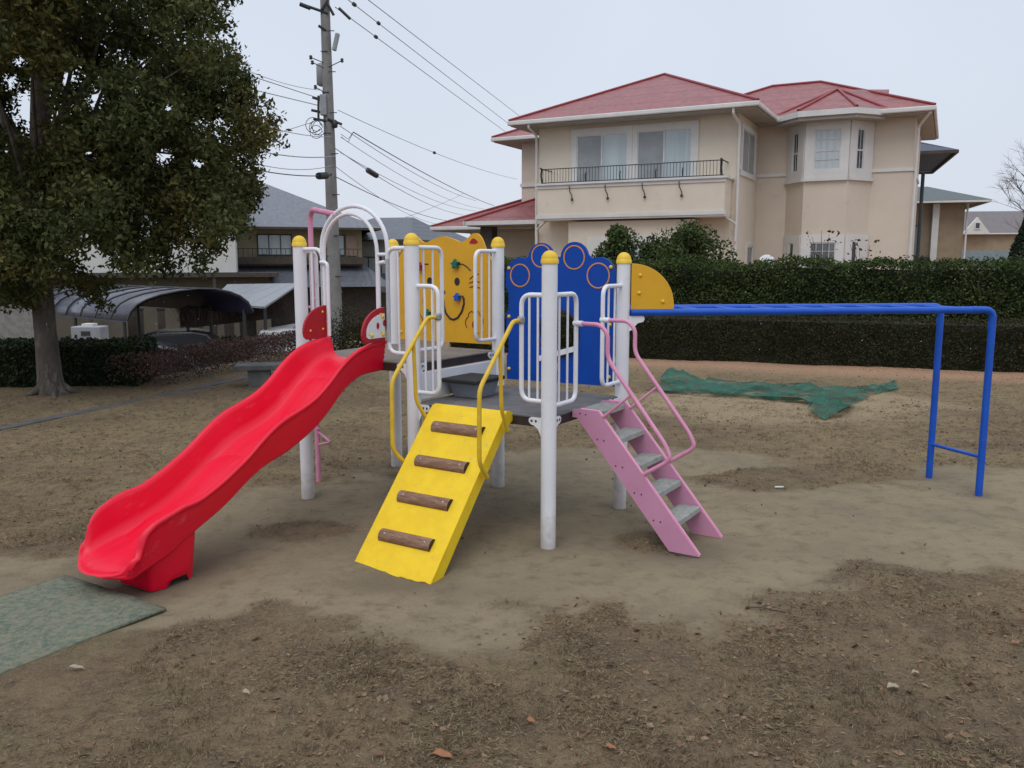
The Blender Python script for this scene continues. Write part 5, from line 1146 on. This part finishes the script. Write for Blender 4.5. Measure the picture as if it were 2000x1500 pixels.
line('cable with a short black sleeve just left of the pole', (440, 318), 16, (650, 342), PY, .1, .012, 'wire', [(.87, .55, .085)])
line('wavy pale cable from the tree past the pole at mid height', (440, 278), 16, (655, 305), PY, .12, .012, 'fwire')
line('pale cable above the wavy one, left of the pole', (440, 222), 16, (650, 268), PY, .1, .009, 'fwire')
line('thin cable rising from the tree to the pole arm', (440, 292), 16, (612, 238), PY, .0, .009, 'fwire')
line('thin pale cable crossing to the lower right of the pole', (665, 298), PY, (930, 412), 50, .3, .009, 'fwire')
line('thin cable rising right above the entrance arch', (760, 435), 40, (905, 378), 60, .1, .012, 'fwire')
line('faint wire above the second wire left of the pole', (440, 118), 17, (625, 176), PY, .1, .007, 'fwire')
line('faint low wire left of the pole near the tiled roof', (440, 300), 17, (655, 322), PY, .2, .008, 'fwire')
line('faint wire just under the thick bundled cable', (666, 268), PY, (945, 408), 48, .35, .008, 'fwire')
line('faintest wire sagging lowest between the pole and the red roof', (655, 325), PY, (890, 438), 50, .5, .008, 'fwire')
# a few falling snowflakes
mb = MB()
for k in range(70):
    y = random.uniform(9.5, 15); x = random.uniform(-.6, .6)*y; z = random.uniform(.1, 1.6); r = .8* random.uniform(.003, .0055)*(.5+y/14)
    mb.add([(x-r, y, z), (x, y-r, z), (x+r, y, z), (x, y+r, z), (x, y, z+r*1.4), (x, y, z-r*1.4)], [(0, 1, 4), (1, 2, 4), (2, 3, 4), (3, 0, 4), (1, 0, 5), (2, 1, 5), (3, 2, 5), (0, 3, 5)])
tag(mk('snowflakes', mb, M['snow']), 'sparse tiny snowflakes drifting in the air', 'snow', kind='stuff')
# ------------------------------------------------------------------ light
w = bpy.data.worlds.new('World'); sc.world = w; w.use_nodes = True; N = w.node_tree.nodes; L = w.node_tree.links
bg = N['Background']; sky = N.new('ShaderNodeTexSky'); sky.sky_type = 'NISHITA'; sky.sun_disc = False
SE, SR = R(55), R(200)
sky.sun_elevation = SE; sky.sun_rotation = SR; sky.dust_density = 6; sky.air_density = 1.2
mm = N.new('ShaderNodeMix'); mm.data_type = 'RGBA'; mm.inputs[0].default_value = .90; L.new(sky.outputs[0], mm.inputs[6])
# overcast layer: even pale grey, a little brighter and whiter near the horizon
tc = N.new('ShaderNodeTexCoord'); sx = N.new('ShaderNodeSeparateXYZ'); L.new(tc.outputs['Generated'], sx.inputs[0])
cl = N.new('ShaderNodeTexNoise'); cl.inputs['Scale'].default_value = 1.6; cl.inputs['Detail'].default_value = 3; L.new(tc.outputs['Generated'], cl.inputs['Vector'])
rp_ = N.new('ShaderNodeValToRGB'); rp_.color_ramp.elements[0].position = .0; rp_.color_ramp.elements[0].color = (7.7, 8.3, 9.3, 1); rp_.color_ramp.elements[1].position = .6; rp_.color_ramp.elements[1].color = (7.0, 7.75, 9.2, 1)
e3 = rp_.color_ramp.elements.new(1.0); rp_.color_ramp.elements[1].position = .5; e3.color = (13.2, 14.0, 15.6, 1); rp_.color_ramp.elements[0].color = (7.7, 8.3, 9.3, 1); L.new(sx.outputs[2], rp_.inputs[0])
m2 = N.new('ShaderNodeMix'); m2.data_type = 'RGBA'; m2.blend_type = 'MULTIPLY'; m2.inputs[0].default_value = 1; L.new(rp_.outputs[0], m2.inputs[6])
r3 = N.new('ShaderNodeValToRGB'); r3.color_ramp.elements[0].position = .3; r3.color_ramp.elements[0].color = (.92, .925, .94, 1); r3.color_ramp.elements[1].position = .7; r3.color_ramp.elements[1].color = (1.04, 1.04, 1.03, 1); L.new(cl.outputs[0], r3.inputs[0]); L.new(r3.outputs[0], m2.inputs[7])
L.new(m2.outputs[2], mm.inputs[7]); L.new(mm.outputs[2], bg.inputs['Color']); bg.inputs['Strength'].default_value = .1
sn = bpy.data.lights.new('sun', 'SUN'); sn.energy = .9; sn.angle = R(35); sn.color = (1, .98, .95); so = bpy.data.objects.new('sun', sn); col.objects.link(so)
# soft sun high behind the camera, a little to the left
az = R(200); dv = Vector((math.sin(az)*math.cos(SE), math.cos(az)*math.cos(SE), math.sin(SE)))
so.rotation_euler = dv.to_track_quat('Z', 'Y').to_euler(); so.location = (0, -5, 12)
sc.view_settings.view_transform = 'Standard'; sc.view_settings.look = 'None'; sc.view_settings.exposure = 0; sc.view_settings.gamma = 1
